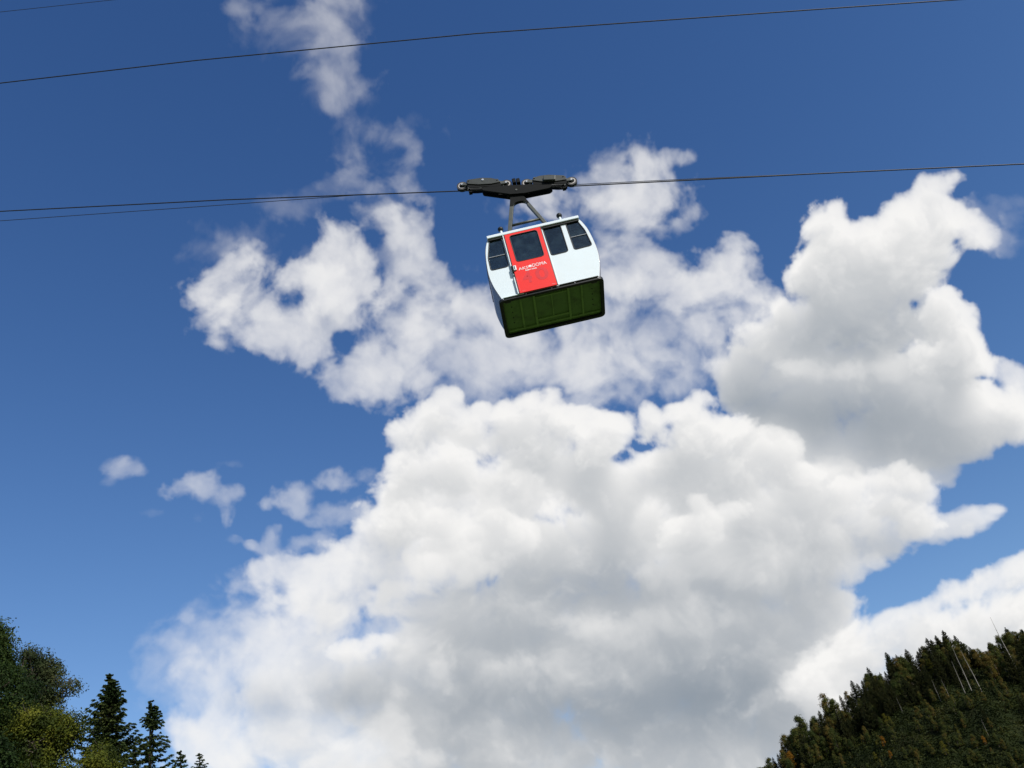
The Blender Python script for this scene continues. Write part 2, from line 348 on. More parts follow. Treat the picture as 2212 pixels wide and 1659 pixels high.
cmix.inputs['A'].default_value = (.22, .268, .325, 1)
cmix.inputs['B'].default_value = (.93, .92, .905, 1)
wl(mr.outputs[0], cmix.inputs[0])
bg2 = wn('ShaderNodeBackground')
wl(cmix.outputs['Result'], bg2.inputs['Color'])
mx_ = wn('ShaderNodeMixShader')
wl(sep.outputs[1], mx_.inputs[0])
wl(bg1.outputs[0], mx_.inputs[1])
wl(bg2.outputs[0], mx_.inputs[2])
wo = wn('ShaderNodeOutputWorld')
wl(mx_.outputs[0], wo.inputs['Surface'])

scene.render.engine = 'CYCLES'
scene.cycles.max_bounces = 8
scene.cycles.transparent_max_bounces = 16

# ------------------------------------------------------------------ helpers
def tag(o, label=None, cat=None, group=None, kind=None):
    if label: o['label'] = label
    if cat: o['category'] = cat
    if group: o['group'] = group
    if kind: o['kind'] = kind
    return o

def empty(name, loc, rz=0.0):
    o = bpy.data.objects.new(name, None)
    COL.objects.link(o)
    o.location = loc
    o.rotation_euler = (0, 0, rz)
    o.empty_display_size = 0.2
    return o

def link(name, me, mat, parent=None, smooth=False):
    o = bpy.data.objects.new(name, me)
    COL.objects.link(o)
    me.name = name
    for m in (mat if isinstance(mat, (list, tuple)) else [mat]):
        me.materials.append(m)
    if smooth:
        me.polygons.foreach_set('use_smooth', [True] * len(me.polygons))
    if parent:
        o.parent = parent
    return o

def obj_bm(name, bm, mat, parent=None, smooth=False):
    me = bpy.data.meshes.new(name)
    bm.to_mesh(me)
    bm.free()
    return link(name, me, mat, parent, smooth)

def soup(name, V, faces, mat, parent=None, tint=None, smooth=False):
    """a mesh from an (n,3) array and an (m,4) array of corners, with one random tint per face"""
    me = bpy.data.meshes.new(name)
    V = np.asarray(V, np.float32); faces = np.asarray(faces, np.int32)
    nf, kf = faces.shape
    me.vertices.add(len(V)); me.vertices.foreach_set('co', V.ravel())
    me.loops.add(nf * kf); me.loops.foreach_set('vertex_index', faces.ravel())
    me.polygons.add(nf)
    me.polygons.foreach_set('loop_start', np.arange(0, nf * kf, kf, dtype=np.int32))
    me.polygons.foreach_set('loop_total', np.full(nf, kf, np.int32))
    if tint is not None:
        at = me.attributes.new('tint', 'FLOAT', 'FACE')
        at.data.foreach_set('value', np.asarray(tint, np.float32))
    me.update(calc_edges=True)
    me.validate()
    return link(name, me, mat, parent, smooth)

def box(bm, lo, hi, bev=0.0):
    x0, y0, z0 = lo; x1, y1, z1 = hi
    r = bmesh.ops.create_cube(bm, size=1.0)
    for v in r['verts']:
        v.co = Vector((x0 if v.co.x < 0 else x1, y0 if v.co.y < 0 else y1, z0 if v.co.z < 0 else z1))
    if bev > 0:
        ed = list({e for v in r['verts'] for e in v.link_edges})
        bmesh.ops.bevel(bm, geom=ed, offset=bev, segments=2, profile=.5, affect='EDGES')

def tube(bm, pts, rad, seg=8, cap=True):
    pts = [Vector(p) for p in pts]
    rings = []
    prev = None
    for i, p in enumerate(pts):
        t = (pts[min(i + 1, len(pts) - 1)] - pts[max(i - 1, 0)]).normalized()
        if prev is None:
            a = t.orthogonal().normalized()
        else:
            a = (prev - t * prev.dot(t)).normalized()
        prev = a
        b_ = t.cross(a)
        r = rad[i] if isinstance(rad, (list, tuple)) else rad
        rings.append([bm.verts.new(p + (a * math.cos(2 * math.pi * k / seg) + b_ * math.sin(2 * math.pi * k / seg)) * r) for k in range(seg)])
    for q, s in zip(rings, rings[1:]):
        for k in range(seg):
            bm.faces.new((q[k], q[(k + 1) % seg], s[(k + 1) % seg], s[k]))
    if cap:
        bm.faces.new(rings[0][::-1]); bm.faces.new(rings[-1])

def disc_y(bm, x, z, y0, y1, r, seg=24, r2=None):
    """a cylinder lying along y"""
    a = [bm.verts.new((x + r * math.cos(2 * math.pi * k / seg), y0, z + r * math.sin(2 * math.pi * k / seg))) for k in range(seg)]
    q = r2 or r
    c = [bm.verts.new((x + q * math.cos(2 * math.pi * k / seg), y1, z + q * math.sin(2 * math.pi * k / seg))) for k in range(seg)]
    for k in range(seg):
        bm.faces.new((a[k], a[(k + 1) % seg], c[(k + 1) % seg], c[k]))
    bm.faces.new(a[::-1]); bm.faces.new(c)

def ring_y(bm, x, z, y0, y1, ro, ri, seg=28):
    vs4 = []
    for (r, y) in ((ro, y0), (ro, y1), (ri, y1), (ri, y0)):
        vs4.append([bm.verts.new((x + r * math.cos(2 * math.pi * k / seg), y, z + r * math.sin(2 * math.pi * k / seg))) for k in range(seg)])
    for q in range(4):
        a, c = vs4[q], vs4[(q + 1) % 4]
        for k in range(seg):
            bm.faces.new((a[k], a[(k + 1) % seg], c[(k + 1) % seg], c[k]))

def rounded(pts, r, seg=5):
    """corner-rounded copy of a 2D polygon"""
    out = []
    n = len(pts)
    for i in range(n):
        p = Vector(pts[i]); a = Vector(pts[i - 1]) - p; c = Vector(pts[(i + 1) % n]) - p
        rr = min(r, a.length * .45, c.length * .45)
        A = p + a.normalized() * rr; C = p + c.normalized() * rr
        for k in range(seg + 1):
            t = k / seg
            out.append(tuple((A * (1 - t) + p * t) * (1 - t) + (p * (1 - t) + C * t) * t))
    return out

def plate_mesh(outer, holes=(), thick=.03, bevel=0.0):
    """a flat plate in x (right) and z (up) of the given thickness round y = 0, with holes"""
    cu = bpy.data.curves.new('plate', 'CURVE')
    cu.dimensions = '2D'; cu.fill_mode = 'BOTH'; cu.extrude = thick / 2; cu.bevel_depth = bevel
    for poly in [outer] + list(holes):
        sp = cu.splines.new('POLY')
        sp.points.add(len(poly) - 1)
        for q, p in zip(sp.points, poly):
            q.co = (p[0], p[1], 0, 1)
        sp.use_cyclic_u = True
    o = bpy.data.objects.new('plate', cu)
    me = bpy.data.meshes.new_from_object(o)
    bpy.data.objects.remove(o); bpy.data.curves.remove(cu)
    me.transform(Matrix.Rotation(math.radians(90), 4, 'X'))
    return me

def loop_tube(name, pts3, r, mat, parent):
    bm = bmesh.new()
    pts = [Vector(p) for p in pts3]
    n = len(pts); seg = 6; rings = []
    for i in range(n):
        t = (pts[(i + 1) % n] - pts[i - 1]).normalized()
        a = t.cross(Vector((0, 1, 0)))
        a = a.normalized() if a.length > 1e-4 else t.orthogonal().normalized()
        c = t.cross(a)
        rings.append([bm.verts.new(pts[i] + (a * math.cos(2 * math.pi * k / seg) + c * math.sin(2 * math.pi * k / seg)) * r) for k in range(seg)])
    for i in range(n):
        q, s = rings[i], rings[(i + 1) % n]
        for k in range(seg):
            bm.faces.new((q[k], q[(k + 1) % seg], s[(k + 1) % seg], s[k]))
    return obj_bm(name, bm, mat, parent, True)

def text_mesh(body, size, bold=0.0, spacing=1.0):
    cu = bpy.data.curves.new('lettering', 'FONT')
    cu.body = body; cu.size = size; cu.offset = bold; cu.extrude = .0005; cu.space_character = spacing
    cu.align_x = 'LEFT'
    o = bpy.data.objects.new('lettering', cu)
    COL.objects.link(o)
    bpy.context.view_layer.update()
    me = bpy.data.meshes.new_from_object(o.evaluated_get(bpy.context.evaluated_depsgraph_get()))
    bpy.data.objects.remove(o); bpy.data.curves.remove(cu)
    me.transform(Matrix.Rotation(math.radians(90), 4, 'X'))
    return me

def fit_mesh(me, x0, x1, z0, z1, y):
    """scale a flat mesh so that it spans the given box on its plane"""
    co = np.empty(len(me.vertices) * 3, np.float32)
    me.vertices.foreach_get('co', co)
    co = co.reshape(-1, 3)
    lo, hi = co.min(0), co.max(0)
    co[:, 0] = x0 + (co[:, 0] - lo[0]) / (hi[0] - lo[0]) * (x1 - x0)
    co[:, 2] = z0 + (co[:, 2] - lo[2]) / (hi[2] - lo[2]) * (z1 - z0)
    co[:, 1] = co[:, 1] - lo[1] + y
    me.vertices.foreach_set('co', co.ravel())
    me.update()

# ------------------------------------------------------------------ materials
def mat(name, col, rough=.5, metal=0.0, var=.12, scale=6.0, bump=0.0, dirt=None, dirt_amt=0.0, coat=0.0, spec=.5):
    m = bpy.data.materials.new(name)
    m.use_nodes = True
    nt = m.node_tree
    p = nt.nodes['Principled BSDF']
    p.inputs['Roughness'].default_value = rough
    p.inputs['Metallic'].default_value = metal
    p.inputs['Coat Weight'].default_value = coat
    p.inputs['Specular IOR Level'].default_value = spec
    tcn = nt.nodes.new('ShaderNodeTexCoord')
    nz = nt.nodes.new('ShaderNodeTexNoise')
    nz.inputs['Scale'].default_value = scale
    nz.inputs['Detail'].default_value = 8
    nz.inputs['Roughness'].default_value = .62
    nt.links.new(tcn.outputs['Object'], nz.inputs['Vector'])
    mx = nt.nodes.new('ShaderNodeMix'); mx.data_type = 'RGBA'
    lo = [c * (1 - var) for c in col]; hi = [min(1, c * (1 + var)) for c in col]
    mx.inputs['A'].default_value = (*lo, 1); mx.inputs['B'].default_value = (*hi, 1)
    nt.links.new(nz.outputs[0], mx.inputs[0])
    out = mx.outputs['Result']
    if dirt:
        n2 = nt.nodes.new('ShaderNodeTexNoise')
        n2.inputs['Scale'].default_value = scale * .55; n2.inputs['Detail'].default_value = 10; n2.inputs['Roughness'].default_value = .7
        nt.links.new(tcn.outputs['Object'], n2.inputs['Vector'])
        rp = nt.nodes.new('ShaderNodeMapRange')
        rp.inputs['From Min'].default_value = .5; rp.inputs['From Max'].default_value = .72; rp.inputs['To Max'].default_value = dirt_amt
        nt.links.new(n2.outputs[0], rp.inputs['Value'])
        m2 = nt.nodes.new('ShaderNodeMix'); m2.data_type = 'RGBA'
        nt.links.new(rp.outputs[0], m2.inputs[0]); nt.links.new(out, m2.inputs['A'])
        m2.inputs['B'].default_value = (*dirt, 1)
        out = m2.outputs['Result']
    nt.links.new(out, p.inputs['Base Color'])
    if bump:
        bp = nt.nodes.new('ShaderNodeBump'); bp.inputs['Strength'].default_value = bump; bp.inputs['Distance'].default_value = .01
        nt.links.new(nz.outputs[0], bp.inputs['Height']); nt.links.new(bp.outputs[0], p.inputs['Normal'])
    return m

def leaf_mat(name, cols, trans=.3, scale=.35, obj_var=.0):
    """foliage: colour from clumps of noise, a tint per leaf and a shift per tree"""
    m = bpy.data.materials.new(name)
    m.use_nodes = True
    nt = m.node_tree
    nt.nodes.clear()
    L_ = nt.links.new
    tcn = nt.nodes.new('ShaderNodeTexCoord')
    nz = nt.nodes.new('ShaderNodeTexNoise'); nz.inputs['Scale'].default_value = scale; nz.inputs['Detail'].default_value = 3
    L_(tcn.outputs['Object'], nz.inputs['Vector'])
    at = nt.nodes.new('ShaderNodeAttribute'); at.attribute_name = 'tint'
    oi = nt.nodes.new('ShaderNodeObjectInfo')
    a1 = nt.nodes.new('ShaderNodeMath'); a1.operation = 'MULTIPLY_ADD'; a1.inputs[1].default_value = .42; L_(at.outputs['Fac'], a1.inputs[0])
    nn = nt.nodes.new('ShaderNodeMapRange'); nn.inputs['From Min'].default_value = .3; nn.inputs['From Max'].default_value = .7; nn.inputs['To Max'].default_value = .62
    L_(nz.outputs[0], nn.inputs['Value']); L_(nn.outputs[0], a1.inputs[2])
    a2 = nt.nodes.new('ShaderNodeMath'); a2.operation = 'MULTIPLY_ADD'; a2.inputs[1].default_value = obj_var
    L_(oi.outputs['Random'], a2.inputs[0]); L_(a1.outputs[0], a2.inputs[2])
    rp = nt.nodes.new('ShaderNodeValToRGB')
    el = rp.color_ramp.elements
    while len(el) < len(cols):
        el.new(.5)
    for e, (pos, c) in zip(el, cols):
        e.position = pos; e.color = (*c, 1)
    L_(a2.outputs[0], rp.inputs[0])
    df = nt.nodes.new('ShaderNodeBsdfPrincipled'); df.inputs['Roughness'].default_value = .6; df.inputs['Specular IOR Level'].default_value = .10
    tr = nt.nodes.new('ShaderNodeBsdfTranslucent')
    L_(rp.outputs[0], df.inputs['Base Color']); L_(rp.outputs[0], tr.inputs['Color'])
    ms = nt.nodes.new('ShaderNodeMixShader'); ms.inputs[0].default_value = trans
    L_(df.outputs[0], ms.inputs[1]); L_(tr.outputs[0], ms.inputs[2])
    o = nt.nodes.new('ShaderNodeOutputMaterial'); L_(ms.outputs[0], o.inputs[0])
    return m

M = {}
M['white'] = mat('white_paint', (.69, .775, .81), .38, var=.03, scale=2.5, dirt=(.62, .63, .60), dirt_amt=.22, coat=.15)
M['red'] = mat('red_paint', (.80, .021, .014), .45, var=.10, scale=3.0, dirt=(.72, .06, .05), dirt_amt=.3, coat=.05, spec=.35)
M['ghost'] = mat('old_number_red', (.60, .006, .010), .5, var=.2, scale=8, dirt=(.74, .012, .014), dirt_amt=.7)
M['letter'] = mat('white_lettering', (.82, .80, .80), .5, var=.05)
M['rubber'] = mat('black_rubber', (.014, .015, .016), .6, var=.25, scale=20)
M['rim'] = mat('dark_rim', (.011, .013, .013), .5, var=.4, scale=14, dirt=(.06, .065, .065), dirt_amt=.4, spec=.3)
M['floor'] = mat('green_floor_pan', (.125, .225, .062), .6, var=.22, scale=5, dirt=(.035, .04, .02), dirt_amt=.75, bump=.15)
M['rib'] = mat('green_rib', (.19, .32, .085), .6, var=.25, scale=7, dirt=(.05, .06, .03), dirt_amt=.6)
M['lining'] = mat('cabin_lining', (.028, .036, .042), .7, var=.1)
M['steel'] = mat('grey_green_steel', (.070, .077, .066), .45, var=.22, scale=9, dirt=(.035, .032, .028), dirt_amt=.7, metal=.25)
M['plate'] = mat('dark_plate', (.042, .047, .040), .45, var=.25, scale=9, dirt=(.02, .018, .016), dirt_amt=.7, metal=.2)
M['slate'] = mat('end_shade_slate', (.15, .145, .18), .4, var=.12, scale=3, coat=.15)  # shade of the cabin ends put into a slate colour
M['bar'] = mat('grey_bar', (.26, .28, .30), .5, var=.1)
M['dark'] = mat('blackened_steel', (.006, .007, .007), .65, var=.4, scale=12, spec=.12)
M['alu'] = mat('bare_metal', (.62, .62, .60), .35, metal=.8, var=.12)
M['sheave'] = mat('pale_sheave', (.42, .39, .37), .5, var=.2, scale=14)
M['cable'] = mat('steel_cable', (.034, .034, .036), .5, metal=.4, var=.08, scale=3)
M['bark'] = mat('bark', (.085, .068, .052), .9, var=.5, scale=5, bump=.6)
M['palebark'] = mat('pale_bark', (.26, .24, .21), .85, var=.3, scale=3, bump=.3)

def glass_mat():
    m = bpy.data.materials.new('tinted_glass')
    m.use_nodes = True
    nt = m.node_tree; nt.nodes.clear(); L_ = nt.links.new
    t = nt.nodes.new('ShaderNodeBsdfTransparent'); t.inputs[0].default_value = (.46, .54, .56, 1)
    g = nt.nodes.new('ShaderNodeBsdfGlossy'); g.inputs['Roughness'].default_value = .06; g.inputs['Color'].default_value = (.9, .95, 1, 1)
    fr = nt.nodes.new('ShaderNodeFresnel'); fr.inputs['IOR'].default_value = 1.55
    tcn = nt.nodes.new('ShaderNodeTexCoord'); nz = nt.nodes.new('ShaderNodeTexNoise'); nz.inputs['Scale'].default_value = 5; nz.inputs['Detail'].default_value = 7
    L_(tcn.outputs['Object'], nz.inputs['Vector'])
    d = nt.nodes.new('ShaderNodeBsdfDiffuse'); d.inputs[0].default_value = (.10, .175, .215, 1)
    mr_ = nt.nodes.new('ShaderNodeMapRange'); mr_.inputs['From Min'].default_value = .45; mr_.inputs['From Max'].default_value = .75; mr_.inputs['To Min'].default_value = .06; mr_.inputs['To Max'].default_value = .20
    L_(nz.outputs[0], mr_.inputs['Value'])
    m1 = nt.nodes.new('ShaderNodeMixShader'); L_(mr_.outputs[0], m1.inputs[0]); L_(t.outputs[0], m1.inputs[1]); L_(d.outputs[0], m1.inputs[2])
    m2 = nt.nodes.new('ShaderNodeMixShader'); L_(fr.outputs[0], m2.inputs[0]); L_(m1.outputs[0], m2.inputs[1]); L_(g.outputs[0], m2.inputs[2])
    o = nt.nodes.new('ShaderNodeOutputMaterial'); L_(m2.outputs[0], o.inputs[0])
    return m
M['glass'] = glass_mat()

# ------------------------------------------------------------------ land
RIDGE = [(-60, 2), (-25, 2), (-8, 2), (0, 4.0), (5, 6.9), (8.3, 8.7), (11, 9.9), (13.6, 10.5), (16.5, 11.6), (18.8, 11.85), (20.3, 11.8), (21.3, 11.3), (22.5, 11.3), (24, 11.5), (27, 12.7), (35, 13.5), (50, 12), (75, 7), (100, 2), (180, 2)]
RA = np.array([r[0] for r in RIDGE]); RE = np.array([r[1] for r in RIDGE])
D0, DR = 300.0, 425.0
def terrain(x, y):
    x = np.asarray(x, float); y = np.asarray(y, float)
    d = np.hypot(x, y); a = np.degrees(np.arctan2(x, y))
    e = np.interp(a, RA, RE)
    Hr = np.maximum(DR * np.tan(np.radians(e)) + 1.7, 0)
    t = np.clip((d - D0) / (DR - D0), 0, 1)
    z = Hr * (t * .72 + .28 * t * t * (3 - 2 * t))
    back = np.clip((d - DR) / 700.0, 0, 1)
    z = z * (1 - .8 * back ** 1.3)
    z = z + np.clip(t * 4, 0, 1) * (1.3 * np.sin(x * .11 + y * .05) * np.sin(y * .09 - x * .04) + .7 * np.sin(x * .31 - y * .2))
    return z
def polar(az, d):
    return d * math.sin(math.radians(az)), d * math.cos(math.radians(az))

gm = mat('meadow', (.060, .085, .022), .9, var=.5, scale=.35, dirt=(.10, .09, .035), dirt_amt=.6)
bm = bmesh.new()
vsq = [bm.verts.new(p) for p in ((-3500, -3500, 0), (3500, -3500, 0), (3500, 3500, 0), (-3500, 3500, 0))]
bm.faces.new(vsq)
tag(obj_bm('ground', bm, gm), kind='structure')

aa = np.radians(np.arange(-12, 108.1, .8)); dd = np.concatenate([np.arange(295, 440, 4.0), np.arange(440, 1150, 35.0)])
AA, DD = np.meshgrid(aa, dd, indexing='ij')
X, Y = DD * np.sin(AA), DD * np.cos(AA)
Zt = terrain(X, Y); Zt[:, 0] = -1.0; Zt[:, -1] = -1.0; Zt[0] = -1; Zt[-1] = -1
n0, n1 = AA.shape
idx = np.arange(n0 * n1).reshape(n0, n1)
fc = np.stack([idx[:-1, :-1], idx[:-1, 1:], idx[1:, 1:], idx[1:, :-1]], -1).reshape(-1, 4)
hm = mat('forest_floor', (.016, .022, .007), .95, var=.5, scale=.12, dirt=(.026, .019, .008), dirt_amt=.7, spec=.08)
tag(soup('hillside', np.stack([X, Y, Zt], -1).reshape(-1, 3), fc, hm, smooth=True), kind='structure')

# valley sides all round, out of view, added to hide the bright horizon
aa = np.radians(np.arange(0, 360, 2.0)); dd = np.array([1000, 1150, 1400, 1700, 2000, 2300.0])
hh_ = np.array([-2, 40, 120, 200, 245, 250.0])
AA, DD = np.meshgrid(aa, dd, indexing='ij')
sc_ = 1 + .12 * np.sin(AA * 3 + 1) + .08 * np.sin(AA * 7 + 2) + .04 * np.sin(AA * 17)
Zr = hh_[None] * sc_
n0, n1 = AA.shape
ix = np.arange(n0 * n1).reshape(n0, n1); nx_ = np.roll(ix, -1, 0)
fc = np.stack([ix[:, :-1], ix[:, 1:], nx_[:, 1:], nx_[:, :-1]], -1).reshape(-1, 4)
fm = mat('far_wood', (.022, .032, .012), .95, var=.6, scale=.05, dirt=(.05, .045, .015), dirt_amt=.6)
tag(soup('unseen_hills', np.stack([DD * np.sin(AA), DD * np.cos(AA), Zr], -1).reshape(-1, 3), fc, fm, smooth=True), kind='structure')

# ------------------------------------------------------------------ foliage builders
def leaf_quads(P, size, up=.3, rng=RNG, aspect=.6, dirs=None):
    """quads scattered at points P, random lean, the size varied"""
    n = len(P)
    if dirs is None:
        nrm = rng.standard_normal((n, 3)); nrm[:, 2] = np.abs(nrm[:, 2]) + up
    else:
        nrm = dirs + .5 * rng.standard_normal((n, 3))
    nrm /= np.linalg.norm(nrm, axis=1, keepdims=True)
    t = rng.standard_normal((n, 3)); t -= nrm * (t * nrm).sum(1, keepdims=True); t /= np.linalg.norm(t, axis=1, keepdims=True)
    b_ = np.cross(nrm, t)
    s = (size * (.6 + .8 * rng.random((n, 1))))
    a = t * s * .5; c = b_ * s * .5 * aspect
    V = np.stack([P - a, P - c, P + a, P + c], 1).reshape(-1, 3)
    Fq = np.arange(n * 4).reshape(n, 4)
    return V, Fq

def limb(bmv, pts, r0, r1, seg=6):
    n = len(pts)
    tube(bmv, pts, [r0 + (r1 - r0) * i / (n - 1) for i in range(n)], seg)

def broadleaf(name, loc, h, rad, label, matl, seed, nclump=150, per=110, leaf=.13, base=.25, spread=.42, lobes=(), group=None, shape=1.0, cat='tree', bark='bark', lean=(0, 0)):
    """trunk, limbs out to every clump, and leaf-sized faces round the clump"""
    rng = np.random.default_rng(seed)
    root = empty(name, loc)
    tag(root, label, cat, group)
    cs = []
    while len(cs) < nclump:
        u = rng.random(); th = rng.random() * 2 * math.pi
        zz = base + (1 - base) * u
        env = (math.sin(math.pi * min(1, (u * .86 + .14)) ** (.8 * shape)) ** .75) * rad
        env *= .72 + .28 * math.sin(3 * th + seed) * math.sin(5 * u * 3 + 2 * th + seed * 1.7)
        r = env * (.35 + .65 * rng.random() ** .45)
        cs.append((r * math.cos(th) + lean[0] * u, r * math.sin(th) + lean[1] * u, zz * h))
    for (lx, ly, lz, lr, ln) in lobes:
        for _ in range(ln):
            v = rng.standard_normal(3); v /= np.linalg.norm(v); v *= lr * rng.random() ** .4
            cs.append((lx + v[0], ly + v[1], lz + v[2] * .8))
    cs = np.array(cs)
    b = bmesh.new()
    top = Vector((lean[0] * .8, lean[1] * .8, h * .9))
    tr = [Vector((0, 0, -.2)), Vector((.05, .02, h * .25)), Vector((lean[0] * .3 - .06, lean[1] * .3, h * .5)), Vector((lean[0] * .6, lean[1] * .6, h * .72)), top]
    limb(b, tr, .020 * h, .002 * h, 8)
    for c in cs[:: (1 if len(cs) < 220 else 2)]:
        z0 = max(h * base * .7, c[2] - math.hypot(c[0], c[1]) * (.5 + .4 * rng.random()))
        t = z0 / h
        st = Vector((lean[0] * t, lean[1] * t, min(z0, h * .88)))
        e = Vector(c)
        mid = st.lerp(e, .5) + Vector((rng.standard_normal() * .2, rng.standard_normal() * .2, .18))
        limb(b, [st, mid, e], .0032 * h, .0008 * h, 4)
        for _ in range(2):
            e2 = e + Vector(rng.standard_normal(3) * .4 * spread * 1.6)
            limb(b, [mid.lerp(e, .6), e2], .0012 * h, .0005 * h, 3)
    obj_bm('trunk', b, M[bark], root)
    n = rng.integers(int(per * .45), int(per * 1.4), len(cs))
    P = np.repeat(cs, n, 0)
    sg = np.repeat(spread * (.6 + .7 * rng.random(len(cs))), n)[:, None]
    v = rng.standard_normal((len(P), 3)); v *= (.55 + .45 * np.linalg.norm(v, axis=1, keepdims=True)) / np.linalg.norm(v, axis=1, keepdims=True) ; v[:, 2] *= .7
    P = P + v * sg
    on = v / np.linalg.norm(v, axis=1, keepdims=True) + np.array([0, 0, .45])
    V, Fq = leaf_quads(P, leaf, rng=rng, dirs=on)
    ct = np.repeat(rng.random(len(cs)), n)
    soup('crown', V, Fq, matl, root, tint=np.clip(.55 * ct + .45 * rng.random(len(P)), 0, 1))
    return root

def spruce(name, loc, h, label, matl, seed, width=.2, whorl=.42, nb=7, spray=.26, from_=.08, sparse=0.0, droop=.32, twin=False, group=None, cut=None, needles=1.0, cat='tree'):
    """whorls of drooping boughs that curl up at the tip, with needle sprays hung along each"""
    rng = np.random.default_rng(seed)
    root = empty(name, loc)
    tag(root, label, cat, group)
    b = bmesh.new()
    limb(b, [Vector((0, 0, -.3)), Vector((.04, 0, h * .4)), Vector((0, .03, h * .8)), Vector((0, 0, h))], .012 * h, .0012 * h, 7)
    if twin:
        limb(b, [Vector((0, 0, h * .90)), Vector((.22, -.05, h * .925)), Vector((.30, -.06, h * .985))], .0035 * h, .001 * h, 5)
    Vs, Ns, Ts, Ls = [], [], [], []
    def bough(o, th, L, dr, zfrac):
        dirx, diry = math.cos(th), math.sin(th)
        m = max(4, int(L / .14))
        s = np.linspace(.08, 1, m)
        P = np.stack([o[0] + dirx * L * s, o[1] + diry * L * s, o[2] + L * (.10 * s - dr * np.sin(s * 2.4) * .75 + .16 * s ** 3)], 1)
        pts = [Vector(P[k]) for k in range(0, m, max(1, m // 4))] + [Vector(P[-1])]
        if len(pts) > 2:
            limb(b, pts, .012 + .006 * L, .004, 3)
        side = np.array([-diry, dirx, 0.])
        out = np.array([dirx, diry, 0.])
        wmax = .34 * min(1.0, L * .55) + .035
        for k in range(m):
            wv = wmax * (1.05 - s[k]) ** .6
            q = int((7 + 4 * rng.random()) * needles)
            for _ in range(q):
                if rng.random() < sparse:
                    continue
                u = (rng.random() * 2 - 1)
                p = P[k] + side * u * wv * .55 + out * (rng.random() - .5) * .14
                dv = side * u * .9 + out * .65 + np.array([0, 0, -.55 * rng.random() - .12])
                Vs.append(p); Ns.append(dv); Ls.append(min(1, .30 + .9 * L)); Ts.append(.25 + .5 * s[k] + .25 * rng.random())
    z = h * from_
    while z < h - .03:
        f = (h - z) / h
        L0 = width * h * f ** .82 + .05
        k0 = rng.random() * 6.28
        cnt = nb if L0 > .5 else max(4, nb - 2)
        for k in range(cnt):
            if rng.random() < sparse * .6:
                continue
            L = L0 * (.55 + .68 * rng.random())
            bough((0, 0, z + rng.standard_normal() * .08), k0 + k * 6.283 / cnt + rng.standard_normal() * .2, L, droop * (.6 + .6 * rng.random()) * min(1, .35 + f * 2.2), f)
        z += whorl * (.75 + .5 * rng.random()) * (.55 + .45 * min(1, f * 5))
    if twin:
        for zz in np.arange(h * .93, h * .985, .16):
            for k in range(4):
                bough((.24, -.05, zz), k * 1.57 + rng.random(), .12 + .9 * (h * .985 - zz) * .35, .1, .05)
    obj_bm('trunk', b, M['bark'], root)
    P = np.array(Vs); D = np.array(Ns); D /= np.linalg.norm(D, axis=1, keepdims=True)
    n = len(P)
    rv = rng.standard_normal((n, 3)); sd = np.cross(D, rv); sd /= np.linalg.norm(sd, axis=1, keepdims=True)
    ln = spray * (.6 + .7 * rng.random((n, 1))) * np.array(Ls)[:, None]; wd = .048 * spray / .26 * (.7 + .6 * rng.random((n, 1)))
    V = np.stack([P - sd * wd * .5, P + D * ln * .5 - sd * wd, P + D * ln, P + D * ln * .4 + sd * wd], 1).reshape(-1, 3)
    soup('crown', V, np.arange(n * 4).reshape(n, 4), matl, root, tint=np.clip(Ts, 0, 1))
    return root

M['leaf_dark'] = leaf_mat('dark_leaves', [(0, (.007, .015, .004)), (.4, (.016, .032, .007)), (.7, (.040, .062, .011)), (1, (.11, .125, .018))], .22, .5)
M['leaf_olive'] = leaf_mat('olive_leaves', [(0, (.016, .024, .009)), (.4, (.036, .052, .019)), (.75, (.075, .086, .032)), (1, (.14, .12, .05))], .35, .6)
M['leaf_yellow'] = leaf_mat('sunlit_yellowing_leaves', [(0, (.012, .022, .005)), (.4, (.030, .044, .008)), (.6, (.082, .100, .012)), (1, (.20, .19, .022))], .32, 1.1)  # upper ramp brightened for sunlit patches among the yellowing leaves
M['needle'] = leaf_mat('spruce_needles', [(0, (.010, .020, .008)), (.5, (.027, .046, .014)), (.85, (.054, .070, .018)), (1, (.085, .085, .024))], .12, .6)
M['hill_needle'] = leaf_mat('hill_needles', [(0, (.009, .015, .007)), (.5, (.022, .032, .011)), (1, (.050, .052, .016))], .12, .3, .3)
M['hill_leaf'] = leaf_mat('hill_leaves', [(0, (.012, .022, .006)), (.45, (.034, .052, .012)), (.85, (.080, .085, .018)), (1, (.13, .09, .02))], .25, .25, .5)
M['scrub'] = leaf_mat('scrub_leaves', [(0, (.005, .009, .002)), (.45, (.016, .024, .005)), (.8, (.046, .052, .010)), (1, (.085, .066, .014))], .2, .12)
M['hill_orange'] = leaf_mat('orange_leaves', [(0, (.12, .06, .010)), (.5, (.28, .13, .014)), (1, (.40, .21, .02))], .35, .4)
M['hill_yellow'] = leaf_mat('yellow_green_leaves', [(0, (.05, .06, .010)), (.5, (.12, .115, .016)), (1, (.19, .16, .02))], .3, .4)

# ------------------------------------------------------------------ trees at the left
def at(az, d):
    x, y = polar(az, d)
    return (x, y, 0.0)
def top(el, d):
    return 1.7 + d * math.tan(math.radians(el))

